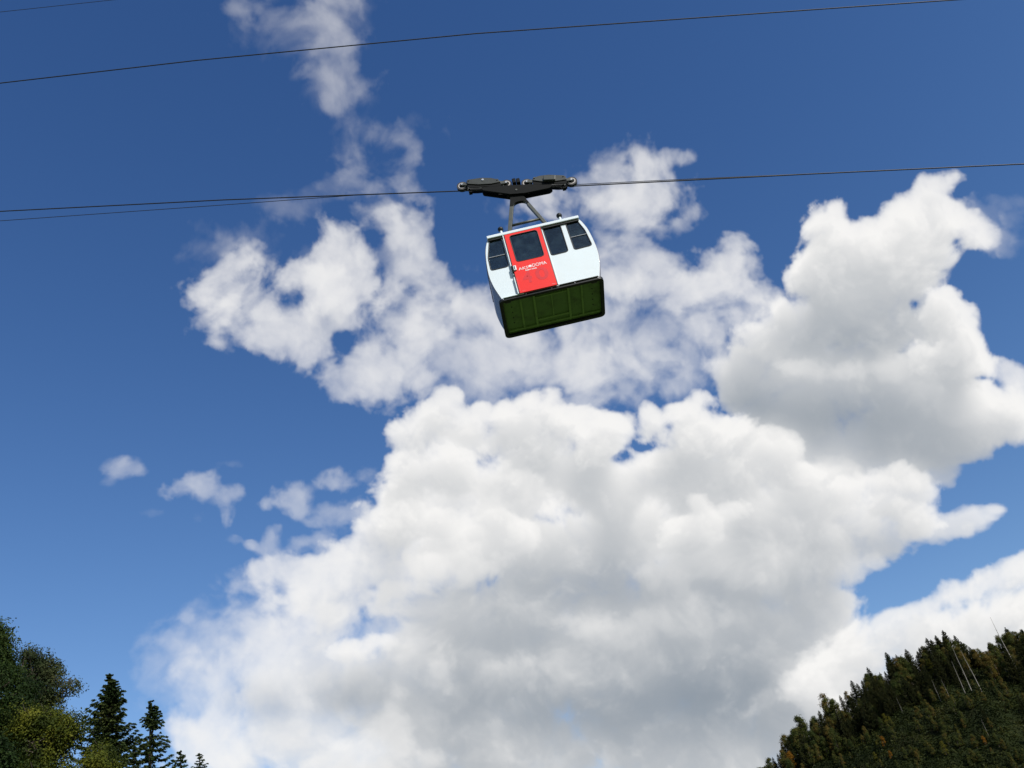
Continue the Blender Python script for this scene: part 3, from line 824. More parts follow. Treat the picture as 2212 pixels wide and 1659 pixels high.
broadleaf('broadleaf_tree', at(-33.7, 47), top(23.25, 47), 4.1, 'tall dark green tree filling the bottom left corner', M['leaf_dark'], 3, nclump=420, per=420, leaf=.115, base=.48, spread=.52, shape=.8)
broadleaf('broadleaf_tree', at(-31.6, 52), top(22.2, 52), 2.2, 'loose olive tree with open leafy boughs between the dark tree and the spruces', M['leaf_olive'], 8, nclump=80, per=200, leaf=.10, base=.5, spread=.34,
          lobes=[(1.1, 0, top(21.3, 52) - .5, .75, 16), (1.9, -.3, top(20.2, 52) - .4, .8, 18), (.3, 0, top(21.6, 52), .6, 12), (.9, -.4, top(19, 52), .9, 20)])
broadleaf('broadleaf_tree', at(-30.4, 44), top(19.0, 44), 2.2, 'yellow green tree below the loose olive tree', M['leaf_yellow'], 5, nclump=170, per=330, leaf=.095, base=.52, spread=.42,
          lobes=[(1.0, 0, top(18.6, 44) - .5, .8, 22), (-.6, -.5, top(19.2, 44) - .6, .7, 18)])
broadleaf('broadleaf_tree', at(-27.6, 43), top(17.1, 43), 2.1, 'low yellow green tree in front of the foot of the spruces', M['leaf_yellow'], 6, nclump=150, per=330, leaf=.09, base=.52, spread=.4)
broadleaf('broadleaf_tree', at(-33.0, 41), top(17.8, 41), 2.3, 'dark bushy tree low in the bottom left corner with a few yellow leaves', M['leaf_dark'], 15, nclump=190, per=340, leaf=.105, base=.5, spread=.42)
spruce('spruce_tree', at(-27.3, 56), top(20.75, 56), 'tall dense spruce with a double tip beside the leafy trees', M['needle'], 21, width=.26, whorl=.42, nb=9, twin=True, from_=.4, droop=.32, needles=2.2, spray=.22)
spruce('spruce_tree', at(-25.1, 60), top(19.25, 60), 'thin spruce with sparse ragged boughs and sky showing through', M['needle'], 22, width=.25, whorl=.56, nb=6, twin=True, from_=.45, sparse=.06, spray=.23, droop=.42, needles=1.7)
spruce('spruce_tree', at(-23.5, 62), top(16.55, 62), 'short pointed spruce right beside the sparse one', M['needle'], 23, width=.22, whorl=.42, nb=8, spray=.22, from_=.45, droop=.34)
spruce('spruce_tree', at(-22.5, 66), top(16.3, 66), 'smallest spruce tip, standing alone at the right end of the row', M['needle'], 24, width=.18, whorl=.40, nb=7, spray=.2, from_=.5, droop=.3)
spruce('spruce_tree', at(-25.9, 54), top(16.9, 54), 'low dark spruce filling the gap between the dense and the sparse spruce', M['needle'], 25, width=.26, whorl=.42, nb=9, spray=.22, from_=.4, droop=.34)

# ------------------------------------------------------------------ the wooded hill at the right
def in_view(p, m=.03):
    v = Vector(p) - EYE
    z = v.dot(F)
    if z <= 0: return False
    k = 3400.0 / 3658.0
    return abs(v.dot(RGT) / z * k) < .5 + m and abs(v.dot(UP) / z * k) < .375 + m

def copy_tree(src, loc, s, rz, label, group, tilt=0.0):
    r = src.copy(); COL.objects.link(r)
    for ch in src.children:
        c = ch.copy(); COL.objects.link(c); c.parent = r
    r.location = loc; r.scale = (s, s, s); r.rotation_euler = (tilt, 0, rz)
    r['label'] = label; r['group'] = group
    return r

class Kind:
    """the first tree of a kind is built, the others are copies of it"""
    def __init__(self, builds):
        self.src = [b_() for b_ in builds]
        self.h = [s['h0'] for s in self.src]
        self.used = [False] * len(self.src)
    def put(self, loc, h, label, group, k=None):
        k = random.randrange(len(self.src)) if k is None else k
        s = h / self.h[k]
        rz = random.random() * 6.283
        if not self.used[k]:
            self.used[k] = True
            o = self.src[k]
            o.location = loc; o.scale = (s, s, s); o.rotation_euler = (0, 0, rz); o['label'] = label; o['group'] = group
            return o
        return copy_tree(self.src[k], loc, s, rz, label, group)
    def clear(self):
        for u, s in zip(self.used, self.src):
            if not u:
                for c in list(s.children): bpy.data.objects.remove(c)
                bpy.data.objects.remove(s)

def hs(seed, **kw):
    def f():
        o = spruce('spruce_tree', (0, 0, 0), 18, 'x', M['hill_needle'], seed, whorl=.62, spray=.42, from_=.06, needles=1.0, **kw)
        o['h0'] = 18.0
        return o
    return f
def hb(seed, m, name='broadleaf_tree', h=12, **kw):
    def f():
        a = dict(nclump=60, per=130, leaf=.30, base=.16, spread=.75); a.update(kw)
        o = broadleaf(name, (0, 0, 0), h, h * .24, 'x', M[m], seed, **a)
        o['h0'] = float(h)
        return o
    return f
def snag(seed, h=18):
    def f():
        rng = np.random.default_rng(seed)
        o = empty('dead_tree', (0, 0, 0)); tag(o, 'x', 'tree'); o['h0'] = float(h)
        b = bmesh.new()
        limb(b, [Vector((0, 0, -.5)), Vector((.1, .05, h * .4)), Vector((-.08, 0, h * .75)), Vector((.05, 0, h))], .15, .03, 6)
        obj_bm('trunk', b, M['palebark'], o)
        b = bmesh.new()
        for _ in range(16):
            z = h * (.35 + .63 * rng.random()); th = rng.random() * 6.28; l = (.4 + 1.1 * rng.random()) * (1.1 - z / h)
            st = Vector((0, 0, z)); e = st + Vector((math.cos(th) * l, math.sin(th) * l, l * .3))
            limb(b, [st, e], .035, .012, 3)
        tag(obj_bm('twigs', b, M['palebark'], o), kind='stuff')
        return o
    return f

SP = Kind([hs(41, width=.27, nb=8), hs(42, width=.24, nb=8, sparse=.12), hs(43, width=.31, nb=8, droop=.4), hs(44, width=.21, nb=7)])
BL = Kind([hb(51, 'hill_leaf'), hb(52, 'hill_leaf', nclump=44, shape=.7), hb(53, 'hill_leaf', nclump=66, spread=.7), hb(54, 'hill_leaf', per=150, nclump=56, base=.22)])
YG = Kind([hb(55, 'hill_yellow', nclump=40), hb(56, 'hill_yellow', nclump=36, per=60)])
OR = Kind([hb(57, 'hill_orange', nclump=34)])
SN = Kind([snag(61), snag(62)])

# tree tops along the skyline: (az, el, kind, variant, distance, label)
SKY = [
 (8.75, 9.95, BL, 3, 418, 'reddish green bushy tree at the low left end of the wooded skyline'),
 (9.95, 10.85, BL, 3, 421, 'thin feathery tree standing out of the low left end of the wooded skyline'),
 (11.05, 11.55, BL, 3, 420, 'loose tree standing by itself above the lower wooded skyline'),
 (11.6, 11.2, SP, 1, 425, 'slim spruce just behind the loose tree on the lower skyline'),
 (12.74, 12.25, BL, 1, 420, 'broad brownish tree on the lower part of the wooded skyline'),
 (13.62, 12.0, SP, 3, 426, 'slim dark spruce right of the brownish skyline tree'),
 (14.5, 12.55, SP, 0, 424, 'spruce with drooping pale boughs halfway up the skyline'),
 (15.59, 12.95, SP, 3, 424, 'pointed dark spruce rising above its neighbours halfway up the skyline'),
 (16.1, 12.5, SP, 1, 426, 'low dark spruce in the notch of the skyline'),
 (16.83, 13.38, SP, 0, 424, 'first of three close pointed spruces near the top of the hill'),
 (17.28, 13.1, SP, 3, 427, 'middle and lowest of three close pointed spruces near the top of the hill'),
 (17.87, 13.2, SP, 2, 422, 'last of three close pointed spruces near the top of the hill'),
 (18.55, 13.05, SP, 2, 424, 'dark spruce between the three pointed spruces and the summit group'),
 (19.12, 13.40, SP, 2, 421, 'broad dark spruce at the left of the summit group'),
 (19.62, 13.38, SP, 2, 424, 'dense spruce inside the dark summit group'),
 (20.07, 13.50, SP, 2, 420, 'tallest dark spruce at the top of the hill'),
 (20.51, 13.10, SP, 0, 423, 'dark spruce falling away at the right of the summit group'),
 (21.29, 12.10, YG, 1, 420, 'pale thin leafed tree in the dip right of the summit group'),
 (23.03, 12.65, SP, 1, 424, 'loose branched spruce beside the tall bare trunk at the right edge'),
 (23.70, 12.25, BL, 2, 424, 'dark leafy tree on the skyline at the right edge'),
 (24.75, 13.75, SP, 3, 424, 'tall spruce whose tip just shows at the right edge above the skyline'),
]
for (az, el, kd, k, d, lab) in SKY:
    x, y = polar(az, d); z = float(terrain(x, y))
    kd.put((x, y, z - .2), max(4.0, 1.7 + d * math.tan(math.radians(el)) - z), lab, 'trees along the hilltop skyline', k)

# bare pale trunks
for (az, el, d, lab, k, tilt) in [
 (22.60, 13.30, 404, 'tall bare pale trunk rising above the skyline near the right edge', 0, .0),
 (20.10, 12.55, 398, 'tallest bare pale trunk in front of the dark summit group', 1, .03),
 (20.55, 12.25, 397, 'bare pale trunk right of the tallest one under the summit group', 0, -.03),
 (19.75, 11.9, 399, 'short bare pale trunk at the left under the summit group', 1, .05),
 (18.45, 11.3, 397, 'thin pale trunk under the yellowing tree on the upper slope', 0, .02),
 (18.95, 11.2, 398, 'second thin pale trunk under the yellowing tree on the upper slope', 1, -.02),
 (19.9, 8.4, 372, 'bare pale trunk standing low on the slope near the bottom edge', 0, .02),
 (16.4, 10.7, 400, 'faint pale trunk in the dark part of the wood', 1, .0),
]:
    x, y = polar(az, d); z = float(terrain(x, y))
    o = SN.put((x, y, z), max(6.0, 1.7 + d * math.tan(math.radians(el)) - z), lab, 'bare pale trunks on the hill', k)
    o.rotation_euler = (0, tilt, random.random() * .5)

# trees that stand out by colour
for (az, el, d, kd, h, lab) in [
 (14.86, 8.78, 388, OR, 4.0, 'bright orange autumn tree low on the hillside'),
 (14.95, 8.2, 380, OR, 3.0, 'smaller orange autumn tree just below the bright orange one'),
 (9.9, 10.0, 412, OR, 3.6, 'orange brown bush at the low left end of the hill'),
 (18.69, 12.15, 414, YG, 8.0, 'yellowing tree on the upper slope under the skyline spruces'),
 (18.1, 11.3, 408, YG, 5.5, 'smaller yellowing tree below the yellowing one on the upper slope'),
 (21.6, 10.9, 405, YG, 4.0, 'yellowish bush right of the bare trunks'),
 (17.6, 6.9, 371, YG, 5.0, 'yellow tree at the bottom edge of the hillside'),
 (19.6, 7.0, 370, OR, 3.2, 'small orange bush at the bottom edge by the bare trunk'),
]:
    x, y = polar(az, d); z = 1.7 + d * math.tan(math.radians(el)) - h
    zt = float(terrain(x, y))
    kd.put((x, y, zt - .2), max(h, h + z - zt if z > zt else h), lab, 'coloured trees on the hill')

AZS = np.array([s[0] for s in SKY]); ELS = np.array([s[1] for s in SKY])
n = 0; tries = 0
while n < 270 and tries < 12000:
    tries += 1
    ridge = n < 170
    az = 8.0 + 19 * random.random(); d = (416 + 14 * random.random()) if ridge else (402 + 16 * random.random())
    x, y = polar(az, d); z = float(terrain(x, y))
    hmax = 1.7 + d * math.tan(math.radians(np.interp(az, AZS, ELS) - .08 - .42 * random.random())) - z
    if hmax < 2.5: continue
    sp = random.random() < (.58 if 12 < az < 21 else .35)
    if ridge and hmax > 16: continue
    h = hmax * (.86 + .14 * random.random()) if ridge else min(hmax, (8 + 6 * random.random()) if sp else (6 + 5 * random.random()))
    if not in_view((x, y, z + h)): continue
    if sp: SP.put((x, y, z - .2), h, 'dark spruce in the wood just below the hilltop skyline', 'spruces of the hilltop wood')
    else: BL.put((x, y, z - .2), h, 'green leafy tree in the wood just below the hilltop skyline', 'leafy trees of the hilltop wood')
    n += 1
n = 0; tries = 0
while n < 215 and tries < 6000:
    tries += 1
    az = 7.5 + 19 * random.random(); d = 352 + 52 * random.random()
    x, y = polar(az, d); z = float(terrain(x, y))
    q = random.random(); h = 2.2 + 3.2 * random.random()
    if not in_view((x, y, z + h)): continue
    if q < .80: BL.put((x, y, z - .3), h, 'low green leafy tree on the open slope of the hill', 'low leafy trees on the hill slope')
    elif q < .93: SP.put((x, y, z - .3), h * 1.2, 'small dark spruce on the open slope of the hill', 'small spruces on the hill slope')
    else: YG.put((x, y, z - .3), h * .9, 'low yellow green tree on the open slope of the hill', 'low yellow green trees on the hill slope')
    n += 1
for k_ in (SP, BL, YG, OR, SN): k_.clear()

# scrub that covers the slope between them
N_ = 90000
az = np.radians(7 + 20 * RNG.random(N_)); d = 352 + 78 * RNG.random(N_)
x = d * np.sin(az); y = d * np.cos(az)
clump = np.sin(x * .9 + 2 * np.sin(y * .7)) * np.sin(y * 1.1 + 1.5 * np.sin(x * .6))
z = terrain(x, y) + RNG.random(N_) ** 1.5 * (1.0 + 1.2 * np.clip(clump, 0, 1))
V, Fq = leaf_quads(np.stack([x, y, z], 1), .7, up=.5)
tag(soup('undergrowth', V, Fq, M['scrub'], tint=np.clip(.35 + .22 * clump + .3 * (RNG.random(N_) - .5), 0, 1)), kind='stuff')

# ------------------------------------------------------------------ the cable car
YAW = 0.025
EX = Vector((math.cos(YAW), math.sin(YAW), 0)); EY = Vector((-math.sin(YAW), math.cos(YAW), 0))
HD = .6925                                  # half the depth of the cabin
ORG = Vector((1.347, 16.453, 13.398)) + EY * HD + Vector((0, 0, EYE.z))
car = empty('cable_car', ORG, YAW)
tag(car, 'white cable car with a red door hanging from the cable', 'cable car')

ZS = [0, .2, .4, .7, 1.05, 1.45, 1.7, 1.86]
HW = [1.125, 1.185, 1.235, 1.275, 1.267, 1.222, 1.155, 1.085]
def hw(z):
    # smooth profile of the bulging ends
    i = max(0, min(len(ZS) - 2, int(np.searchsorted(ZS, z)) - 1))
    t = (z - ZS[i]) / (ZS[i + 1] - ZS[i])
    def sl(k):
        if k == 0: return (HW[1] - HW[0]) / (ZS[1] - ZS[0])
        if k == len(ZS) - 1: return (HW[-1] - HW[-2]) / (ZS[-1] - ZS[-2])
        return (HW[k + 1] - HW[k - 1]) / (ZS[k + 1] - ZS[k - 1])
    h = ZS[i + 1] - ZS[i]
    return ((2*t**3 - 3*t*t + 1) * HW[i] + (t**3 - 2*t*t + t) * h * sl(i) + (-2*t**3 + 3*t*t) * HW[i + 1] + (t**3 - t*t) * h * sl(i + 1))
ZL = [1.80 * i / 22 for i in range(23)]
RC = .016                                   # radius of the upright corner
def outline(ins):
    return [(-(hw(z) - ins), z) for z in ZL[::-1]] + [((hw(z) - ins), z) for z in ZL]

WL = rounded([(-1.062, 1.775), (-.775, 1.765), (-.775, .885), (-1.19, .88), (-1.185, 1.26)], .07)
W3 = rounded([(.215, 1.80), (.630, 1.795), (.626, .925), (.230, .915)], .07)
W4 = rounded([(.760, 1.795), (1.035, 1.80), (1.140, 1.45), (1.190, .945), (.772, .928)], .07)
DO = [(-.66, .03), (-.66, 1.78), (.13, 1.78), (.13, .03)]
DW = rounded([(-.587, 1.735), (.065, 1.735), (.065, .91), (-.577, .91)], .075)

def moved(me, y):
    me.transform(Matrix.Translation((0, y, 0)))
    return me

# body: front, back and the two bulging ends
front = link('front_wall', moved(plate_mesh(outline(RC), [WL, W3, W4, DO], .03), -HD + .015), M['white'], car)
MIR = lambda poly: [(-p[0], p[1]) for p in poly][::-1]
BW = rounded([(-.58, 1.77), (-.02, 1.77), (-.02, .9), (-.58, .9)], .07)
BW2 = rounded([(.06, 1.77), (.60, 1.77), (.60, .9), (.06, .9)], .07)
BWL = rounded([(-1.04, 1.77), (-.66, 1.77), (-.66, .9), (-1.18, .9)], .07)
BWR = rounded([(.68, 1.77), (1.04, 1.77), (1.18, .9), (.68, .9)], .07)
back = link('back_wall', moved(plate_mesh(outline(RC), [BWL, BW, BW2, BWR], .03), HD - .015), M['white'], car)
link('lining', moved(plate_mesh(outline(RC + .03), [WL, W3, W4, DO], .012), -HD + .038), M['lining'], front)
link('lining', moved(plate_mesh(outline(RC + .03), [BWL, BW, BW2, BWR], .012), HD - .038), M['lining'], back)

def end_wall(sg):
    b = bmesh.new()
    ys = [-HD, ] ; prof = []
    for k in range(6):
        t = k / 5 * math.pi / 2
        prof.append((-HD + RC - RC * math.cos(t), RC - RC * math.sin(t)))       # (y, inset)
    flat = [-.48, -.47, -.40, -.2, 0, .2, .40, .47, .48]
    prof = prof + [(y, 0.0) for y in flat] + [(-y, i_) for (y, i_) in prof[::-1]]
    zl = sorted(ZL + [.92, 1.76])
    grid = [[b.verts.new((sg * (hw(z) - ins), y, z)) for (y, ins) in prof] for z in zl]
    for i in range(len(zl) - 1):
        zc = (zl[i] + zl[i + 1]) / 2
        for j in range(len(prof) - 1):
            yc = (prof[j][0] + prof[j + 1][0]) / 2
            if .92 < zc < 1.76 and abs(yc) < .47:
                continue
            q = (grid[i][j], grid[i][j + 1], grid[i + 1][j + 1], grid[i + 1][j])
            b.faces.new(q if sg > 0 else q[::-1])
    for v in list(b.verts):
        if not v.link_faces: b.verts.remove(v)
    dup = bmesh.ops.duplicate(b, geom=b.faces[:])
    inner = [g for g in dup['geom'] if isinstance(g, bmesh.types.BMFace)]
    for v in {v for f_ in inner for v in f_.verts}:
        v.co.x -= sg * .03
    for f_ in inner:
        f_.normal_flip(); f_.material_index = 1
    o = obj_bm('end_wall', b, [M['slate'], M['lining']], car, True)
    o.data.set_sharp_from_angle(angle=math.radians(22))
    g = bmesh.new()
    zz = [.92 + .84 * i / 10 for i in range(11)]; yy = [-.46 + .92 * i / 8 for i in range(9)]
    gr = [[g.verts.new((sg * (hw(z) - .012), y, z)) for y in yy] for z in zz]
    for i in range(10):
        for j in range(8):
            g.faces.new((gr[i][j], gr[i][j + 1], gr[i + 1][j + 1], gr[i + 1][j]))
    obj_bm('window', g, M['glass'], car, True)
    per = [(y, .92) for y in yy] + [(.46, z) for z in zz[1:]] + [(y, 1.76) for y in yy[::-1][1:]] + [(-.46, z) for z in zz[::-1][1:-1]]
    loop_tube('window_seal', [(sg * hw(z), y, z) for (y, z) in per], .014, M['rubber'], o)
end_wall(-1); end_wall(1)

def window(poly, y, par, bars=()):
    o = link('window', moved(plate_mesh([(p[0] * 1.0, p[1]) for p in poly], (), .006), y), M['glass'], par)
    loop_tube('window_seal', [(p[0], y - (.012 if y < 0 else -.012), p[1]) for p in poly], .0125, M['rubber'], o)
    for (x0, x1, z) in bars:
        b = bmesh.new(); box(b, (x0, y - .02, z - .007), (x1, y - .008, z + .007)); obj_bm('window_bar', b, M['bar'], o)
    return o
window(WL, -HD + .012, car, [(-1.185, -.785, 1.268)])
window(W3, -HD + .012, car)
window(W4, -HD + .012, car, [(.764, 1.165, 1.318)])
for p_ in (BWL, BW, BW2, BWR): window(p_, HD - .012, car)

# roof
b = bmesh.new()
box(b, (-1.10, -HD - .068, 1.802), (1.09, HD + .068, 1.885), .012)
roof = obj_bm('roof', b, M['white'], car)
b = bmesh.new()
box(b, (-.85, -HD + .15, 1.887), (.85, HD - .15, 1.925), .015)
obj_bm('roof_pad', b, M['steel'], roof)
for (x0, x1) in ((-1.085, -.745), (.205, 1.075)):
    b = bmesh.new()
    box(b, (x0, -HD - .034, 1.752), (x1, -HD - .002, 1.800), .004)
    obj_bm('eave_shade_strip', b, M['rim'], roof)  # dark strip under the roof edge, eave shade put into its colour
b = bmesh.new()
box(b, (-1.05, -HD + .05, 1.775), (1.05, HD - .05, 1.798))
obj_bm('ceiling', b, M['lining'], roof)
for (x, z) in ((-.737, 2.05), (.675, 2.06)):
    b = bmesh.new()
    bmesh.ops.create_uvsphere(b, u_segments=16, v_segments=10, radius=.068)
    for v in b.verts: v.co += Vector((x, -HD + .0, z))
    kn = obj_bm('buffer_knob', b, M['rim'], roof, True)
    b = bmesh.new(); tube(b, [(x, -HD, 1.88), (x, -HD, z - .04)], [.036, .026], 10)
    obj_bm('knob_stem', b, M['white'], kn)

# sliding door, proud of the wall
YD = -HD - .058
door = link('door', moved(plate_mesh([(-.692, .005), (-.692, 1.80), (.160, 1.80), (.158, .005)], [DW], .03), YD + .015), M['red'], car)
gl = link('window', moved(plate_mesh(DW, (), .006), YD + .02), M['glass'], door)
loop_tube('window_seal', [(p[0], YD + .002, p[1]) for p in DW], .011, M['rubber'], door)
for (z0, z1) in ((.0, .49), (.56, 1.80)):
    b = bmesh.new(); box(b, (-.738, YD - .004, z0), (-.718, YD + .024, z1), .003)
    obj_bm('edge_strip', b, M['white'], door)
b = bmesh.new(); box(b, (-.7175, YD + .004, .0), (-.6925, YD + .028, 1.80)); obj_bm('door_seal', b, M['rubber'], door)
b = bmesh.new(); box(b, (.1605, YD + .006, .0), (.172, YD + .028, 1.80)); obj_bm('door_seal', b, M['rubber'], door)
b = bmesh.new(); box(b, (.178, -HD - .012, .03), (.200, -HD - .001, 1.79), .003); obj_bm('door_post', b, M['white'], car)
b = bmesh.new()
box(b, (-.690, YD - .032, .665), (-.625, YD - .001, .80), .006)
latch = obj_bm('door_handle', b, M['white'], door)
b = bmesh.new(); box(b, (-.735, YD - .040, .60), (-.692, YD - .006, .80), .004); obj_bm('latch_plate', b, M['dark'], latch)
b = bmesh.new(); box(b, (-.668, YD - .040, .69), (-.655, YD - .0325, .78)); obj_bm('latch_slot', b, M['dark'], latch)
b = bmesh.new()
for k in range(9):
    for (x, z) in ((-.675, .08 + k * .045), (-.62 + k * .025 if k < 3 else .06 + (k - 3) * .012, .05)):
        disc_y(b, x, z, YD - .003, YD + .004, .0045, 8)
obj_bm('rivet_row', b, M['alu'], door)

# lettering on the door
for (txt, x0, x1, z0, z1) in (('AKS', -.583, -.362, .648, .728), ('DOMA', -.262, .066, .658, .752)):
    me = text_mesh(txt, .1, 0)
    fit_mesh(me, x0, x1, z0, z1, YD - .0035)
    o = link('lettering', me, M['letter'], door)
b = bmesh.new(); disc_y(b, -.313, .697, YD - .0035, YD - .001, .040, 28)
lg = obj_bm('emblem', b, M['letter'], door)
b = bmesh.new()
tube(b, [(-.313 + .026 * math.cos(t), YD - .0035, .694 + .024 * math.sin(t)) for t in np.linspace(math.pi * 1.08, math.pi * 1.95, 9)], .0052, 6)
obj_bm('emblem_mark', b, M['red'], lg)
me = text_mesh('Solartechnik', .04, .0012, 1.05); fit_mesh(me, -.440, -.172, .592, .632, YD - .0026)
link('small_lettering', me, M['letter'], door)
for (txt, x0, x1) in (('4', -.545, -.335), ('0', -.245, .045)):
    me = text_mesh(txt, .4, .010); fit_mesh(me, x0, x1, .235, .60, YD - .0018)
    link('old_number', me, M['ghost'], door)

# floor pan
def rrect(hx, hy, r):
    return rounded([(-hx, -hy), (hx, -hy), (hx, hy), (-hx, hy)], r, 8)
def flat(me, z):
    me.transform(Matrix.Rotation(math.radians(-90), 4, 'X')); me.transform(Matrix.Translation((0, 0, z)))
    return me
rim = link('floor_rim', flat(plate_mesh(rrect(1.185, HD - .004, .125), [rrect(1.125, HD - .062, .085)], .062, .010), -.026), M['rim'], car)
pan = link('floor_pan', flat(plate_mesh(rrect(1.13, HD - .05, .09), (), .02), -.02), M['floor'], car)
pan.location.z = .034
y0 = -HD
def rib(x, w, ya, yb, d):
    b = bmesh.new(); box(b, (x - w, y0 + ya, -.03 - d), (x + w, y0 + yb, -.031), .006); return obj_bm('floor_rib', b, M['rib'], pan)
for (x, w, d) in ((-.715, .022, .028), (-.405, .026, .036), (.385, .026, .036), (.690, .022, .028)):
    rib(x, w, .11, 1.24, d)
rib(-.003, .014, .22, .98, .022)
for (ya, yb) in ((.175, .215), (.985, 1.035)):
    b = bmesh.new(); box(b, (-.378, y0 + ya, -.062), (.358, y0 + yb, -.031), .006); obj_bm('floor_rib', b, M['rib'], pan)
b = bmesh.new(); box(b, (-1.08, y0 + 1.17, -.068), (1.08, y0 + 1.215, -.031), .006); obj_bm('floor_rib', b, M['rib'], pan)
for sx in (-1, 1):
    b = bmesh.new(); box(b, (sx * .99 - .065, y0 + .115, -.075), (sx * .99 + .065, y0 + .15, -.031), .006); obj_bm('foot_pad', b, M['steel'], pan)
    b = bmesh.new()
    for k in range(4):
        bmesh.ops.create_cone(b, cap_ends=True, segments=8, radius1=.014, radius2=.014, depth=.014, matrix=Matrix.Translation((sx * .93, y0 + .36 + k * .19, -.036)))
    obj_bm('drain_row', b, M['rubber'], pan)
for x in (-1.08, -.56, .02, .55, 1.08):
    b = bmesh.new(); disc_y(b, x, -.022, -HD - .014, -HD + .01, .012, 10); obj_bm('bolt', b, M['alu'], rim)
b = bmesh.new(); box(b, (-1.07, -HD - .035, -.006), (-.60, -HD - .002, .012), .004); obj_bm('sill', b, M['white'], car)
b = bmesh.new(); box(b, (.20, -HD - .035, -.006), (1.09, -HD - .002, .012), .004); obj_bm('sill', b, M['steel'], car)
# inside
b = bmesh.new(); box(b, (-1.06, -HD + .05, .048), (1.06, HD - .05, .066)); obj_bm('cabin_floor', b, M['lining'], car)
for sg in (-1, 1):
    b = bmesh.new(); box(b, (sg * .72 - .30, HD - .45, .40), (sg * .72 + .30, HD - .06, .46), .02); obj_bm('bench', b, M['lining'], car)
b = bmesh.new(); tube(b, [(-1.02, -HD + .05, .90), (-1.045, -HD + .05, 1.72)], .012, 8); obj_bm('grab_pole', b, M['alu'], car)
b = bmesh.new()
q = [b.verts.new(p) for p in ((-1.055, -HD + .030, 1.355), (-.873, -HD + .030, 1.255), (-1.06, -HD + .030, 1.205))]; w_ = [b.verts.new(v.co + Vector((0, .008, 0))) for v in q]
b.faces.new(q); b.faces.new(w_[::-1])
for k in range(3): b.faces.new((q[k], w_[k], w_[(k + 1) % 3], q[(k + 1) % 3]))
obj_bm('pale_triangle', b, M['letter'], car)  # pale triangle added close behind the left window

# hanger: an A frame over the middle of the roof
han_poly = [(-.697, 1.93), (-.228, 3.72), (.055, 3.64), (.658, 1.93), (.586, 1.93), (.110, 3.285)] + [(-.066 + .168 * math.cos(t), 3.345 + .115 * math.sin(t)) for t in np.linspace(.05, math.pi * .97, 11)] + [(-.243, 3.33), (-.612, 1.93)]
hanger = link('hanger_frame', plate_mesh(han_poly, (), .075, .006), M['steel'], car)
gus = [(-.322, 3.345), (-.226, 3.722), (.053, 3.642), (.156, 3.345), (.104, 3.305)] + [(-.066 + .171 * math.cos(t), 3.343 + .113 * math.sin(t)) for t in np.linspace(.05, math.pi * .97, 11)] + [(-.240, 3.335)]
link('shaded_gusset', plate_mesh(gus, (), .086, .004), M['dark'], hanger)  # black plate over the hanger top, carriage shadow put into its colour
b = bmesh.new(); tube(b, [(-.455, 0, 2.745), (.355, 0, 2.752)], .034, 12); obj_bm('crossbar', b, M['steel'], hanger, True)
for x in (-.645, .612):
    b = bmesh.new(); box(b, (x - .11, -.09, 1.926), (x + .11, .09, 1.985), .01); obj_bm('hanger_foot', b, M['steel'], hanger)

# carriage on the cable: s along the cable, u square to it
SL = -.2585
def zl(x): return 4.075 + SL * x            # line of the wheel hubs
def P(x, u): return (x, zl(x) + u)
beam_poly = [(-.890, 4.150), (-.874, 4.045), (-.226, 3.700), (.119, 3.630), (.747, 3.608), (.827, 3.66), (.82, 3.735), (.2, 3.90), (-.3, 4.03)]
for y in (-.085, .085):
    link('carriage_beam', moved(plate_mesh(rounded(beam_poly, .03, 3), (), .03, .004), y), M['dark'], car)
b = bmesh.new(); disc_y(b, -.06, 3.79, -.118, .118, .028, 16); obj_bm('carriage_pin', b, M['steel'], car)
b = bmesh.new(); box(b, (-.32, -.068, 3.72), (.22, .068, 3.82), .01); obj_bm('cross_block', b, M['dark'], car)
plate = [(-1.215, .075), (-1.165, .12), (-.82, .168), (-.60, .145), (-.42, .075), (-.405, .0), (-.62, -.055), (-.95, -.06), (-1.2, -.02)]
def side(sg):
    pl = [(p[0], p[1]) for p in plate] if sg < 0 else [(-p[0], p[1]) for p in plate][::-1]
    for y in (-.115, .115):
        o = link('side_plate', moved(plate_mesh([P(*p) for p in pl], (), .022, .004), y), M['plate'], car)
        for (x, u, r) in ((-.81, .085, .030), (-1.16, .085, .018), (-.455, .07, .020)):
            b = bmesh.new(); xx = x if sg < 0 else -x
            disc_y(b, xx, P(xx, u)[1], y - .034, y + .034, r, 12); obj_bm('bolt', b, M['alu'] if r > .025 else M['steel'], o)
    low = [(-1.22, .02), (-.40, .01), (-.38, -.115), (-.62, -.15), (-.80, -.125), (-.98, -.15), (-1.2, -.14)]
    pl = low if sg < 0 else [(-p[0], p[1]) for p in low][::-1]
    for y in (-.096, .096):
        link('rope_guard', moved(plate_mesh(rounded([P(*p) for p in pl], .04, 3), (), .014, .003), y), M['dark'], car)
side(-1); side(1)
b = bmesh.new()
x0, x1 = .66, .96
for v_ in [None]:
    box(b, (x0, -.19, 3.80), (x1, -.128, 3.95), .012)
bmesh.ops.rotate(b, verts=b.verts[:], cent=(.81, 0, 3.875), matrix=Matrix.Rotation(math.atan(-SL), 3, 'Y'))
obj_bm('damper_box', b, M['plate'], car)
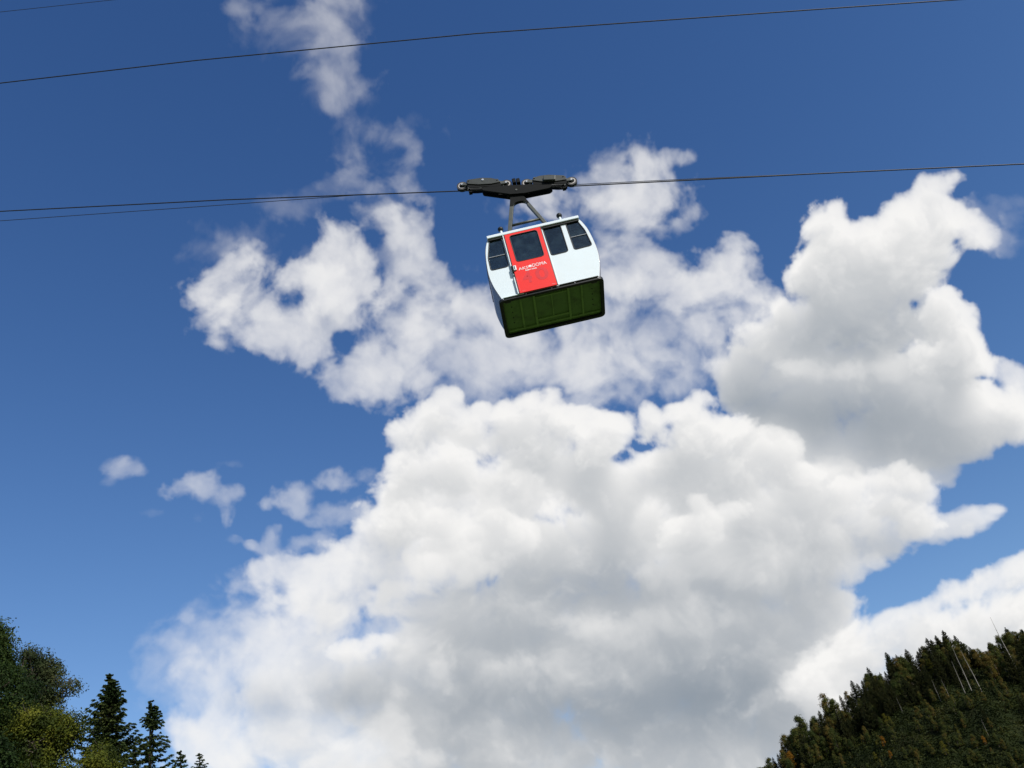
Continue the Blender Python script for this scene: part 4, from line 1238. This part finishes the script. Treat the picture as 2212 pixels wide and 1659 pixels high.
for x in (-1.346, -.256, .249, 1.336):
    z = zl(x)
    b = bmesh.new(); ring_y(b, x, z, -.045, .045, .140, .102); wh = obj_bm('wheel', b, M['rubber'], car)
    b = bmesh.new(); ring_y(b, x, z, -.050, .050, .1015, .074); obj_bm('wheel_rim', b, M['sheave'], wh)
    b = bmesh.new(); disc_y(b, x, z, -.044, .044, .0735, 20); obj_bm('wheel_hub', b, M['dark'], wh)
    b = bmesh.new(); disc_y(b, x, z, -.105, .105, .022, 12); obj_bm('axle', b, M['alu'], wh)
    out = 1 if (abs(x) < .5) == (x < 0) else -1      # which way the arm runs back to its plate
    xa = x - .19 * (1 if x in (-.256, 1.336) else -1)
    for y in (-.088, .088):
        link('wheel_arm', moved(plate_mesh(rounded([P(x + (.03 if xa < x else -.03), .030), P(x + (.03 if xa < x else -.03), -.030), P(xa, -.045), P(xa, .06)], .015, 3), (), .016, .002), y), M['steel'], car)
for (x, xx) in ((-.052, .045), (.052, .045)):
    b = bmesh.new(); z = zl(x) + .06
    box(b, (x - xx, -.095, z - .07), (x + xx, .095, z + .075), .010); obj_bm('clamp_block', b, M['dark'], car)
for x in (-1.19, 1.10):
    b = bmesh.new(); z = zl(x)
    box(b, (x - .03, -.05, z - .24), (x + .03, .05, z - .12), .004)
    box(b, (x - .03, -.05, z - .25), (x + .055, .05, z - .215), .004)
    obj_bm('rope_hook', b, M['dark'], car)

# ------------------------------------------------------------------ cables
def world_pt(x, yl, z):
    """cabin frame (x along, yl from the front, z above the floor) to the world"""
    return ORG + EX * x + EY * (yl - HD) + Vector((0, 0, z))
def cable(name, pts, yl, rad, label):
    b = bmesh.new()
    P_ = [world_pt(x, yl, z) for x, z in pts]
    tube(b, P_, rad, 10)
    return tag(obj_bm(name, b, M['cable'], None, True), label, 'cable')
def ext(pts, left, right):
    a, c = pts[0], pts[1]; s = (c[1] - a[1]) / (c[0] - a[0])
    e, g = pts[-1], pts[-2]; t = (e[1] - g[1]) / (e[0] - g[0])
    return [(a[0] - left, a[1] - s * left + .00035 * left * left * 0)] + pts + [(e[0] + right, e[1] + t * right)]
trk = [(-13.58, 7.436), (-7.479, 5.921), (-1.346, 4.278), (0, 3.930), (1.336, 3.584), (6.956, 2.190), (11.677, .990)]
cable('track_cable', ext(trk, 45, 32), HD, .0155, 'thick steel cable that the red and white cable car rides on')
hr = [(-13.543, 7.084), (-7.484, 5.755), (-3.844, 4.971), (-1.4, 4.32), (0, 3.985), (1.443, 3.630), (4.050, 2.974), (6.968, 2.215), (11.6, 1.02)]
cable('haul_rope', ext(hr, 45, 30), HD + .02, .0085, 'thin rope running close beside the cable of the cable car')
c2 = [(-10.768, 5.868), (-6.391, 5.109), (-.410, 3.882), (6.778, 2.106), (8.917, 1.569)]
cable('track_cable', ext(c2, 45, 30), -4.0, .0120, 'empty steel cable crossing the sky high above the cable car')
c3 = [(-11.056, 8.648), (-8.348, 8.113)]
cable('haul_rope', ext(c3, 40, 40), -4.0, .0060, 'faint thin wire crossing the very top left corner of the sky')
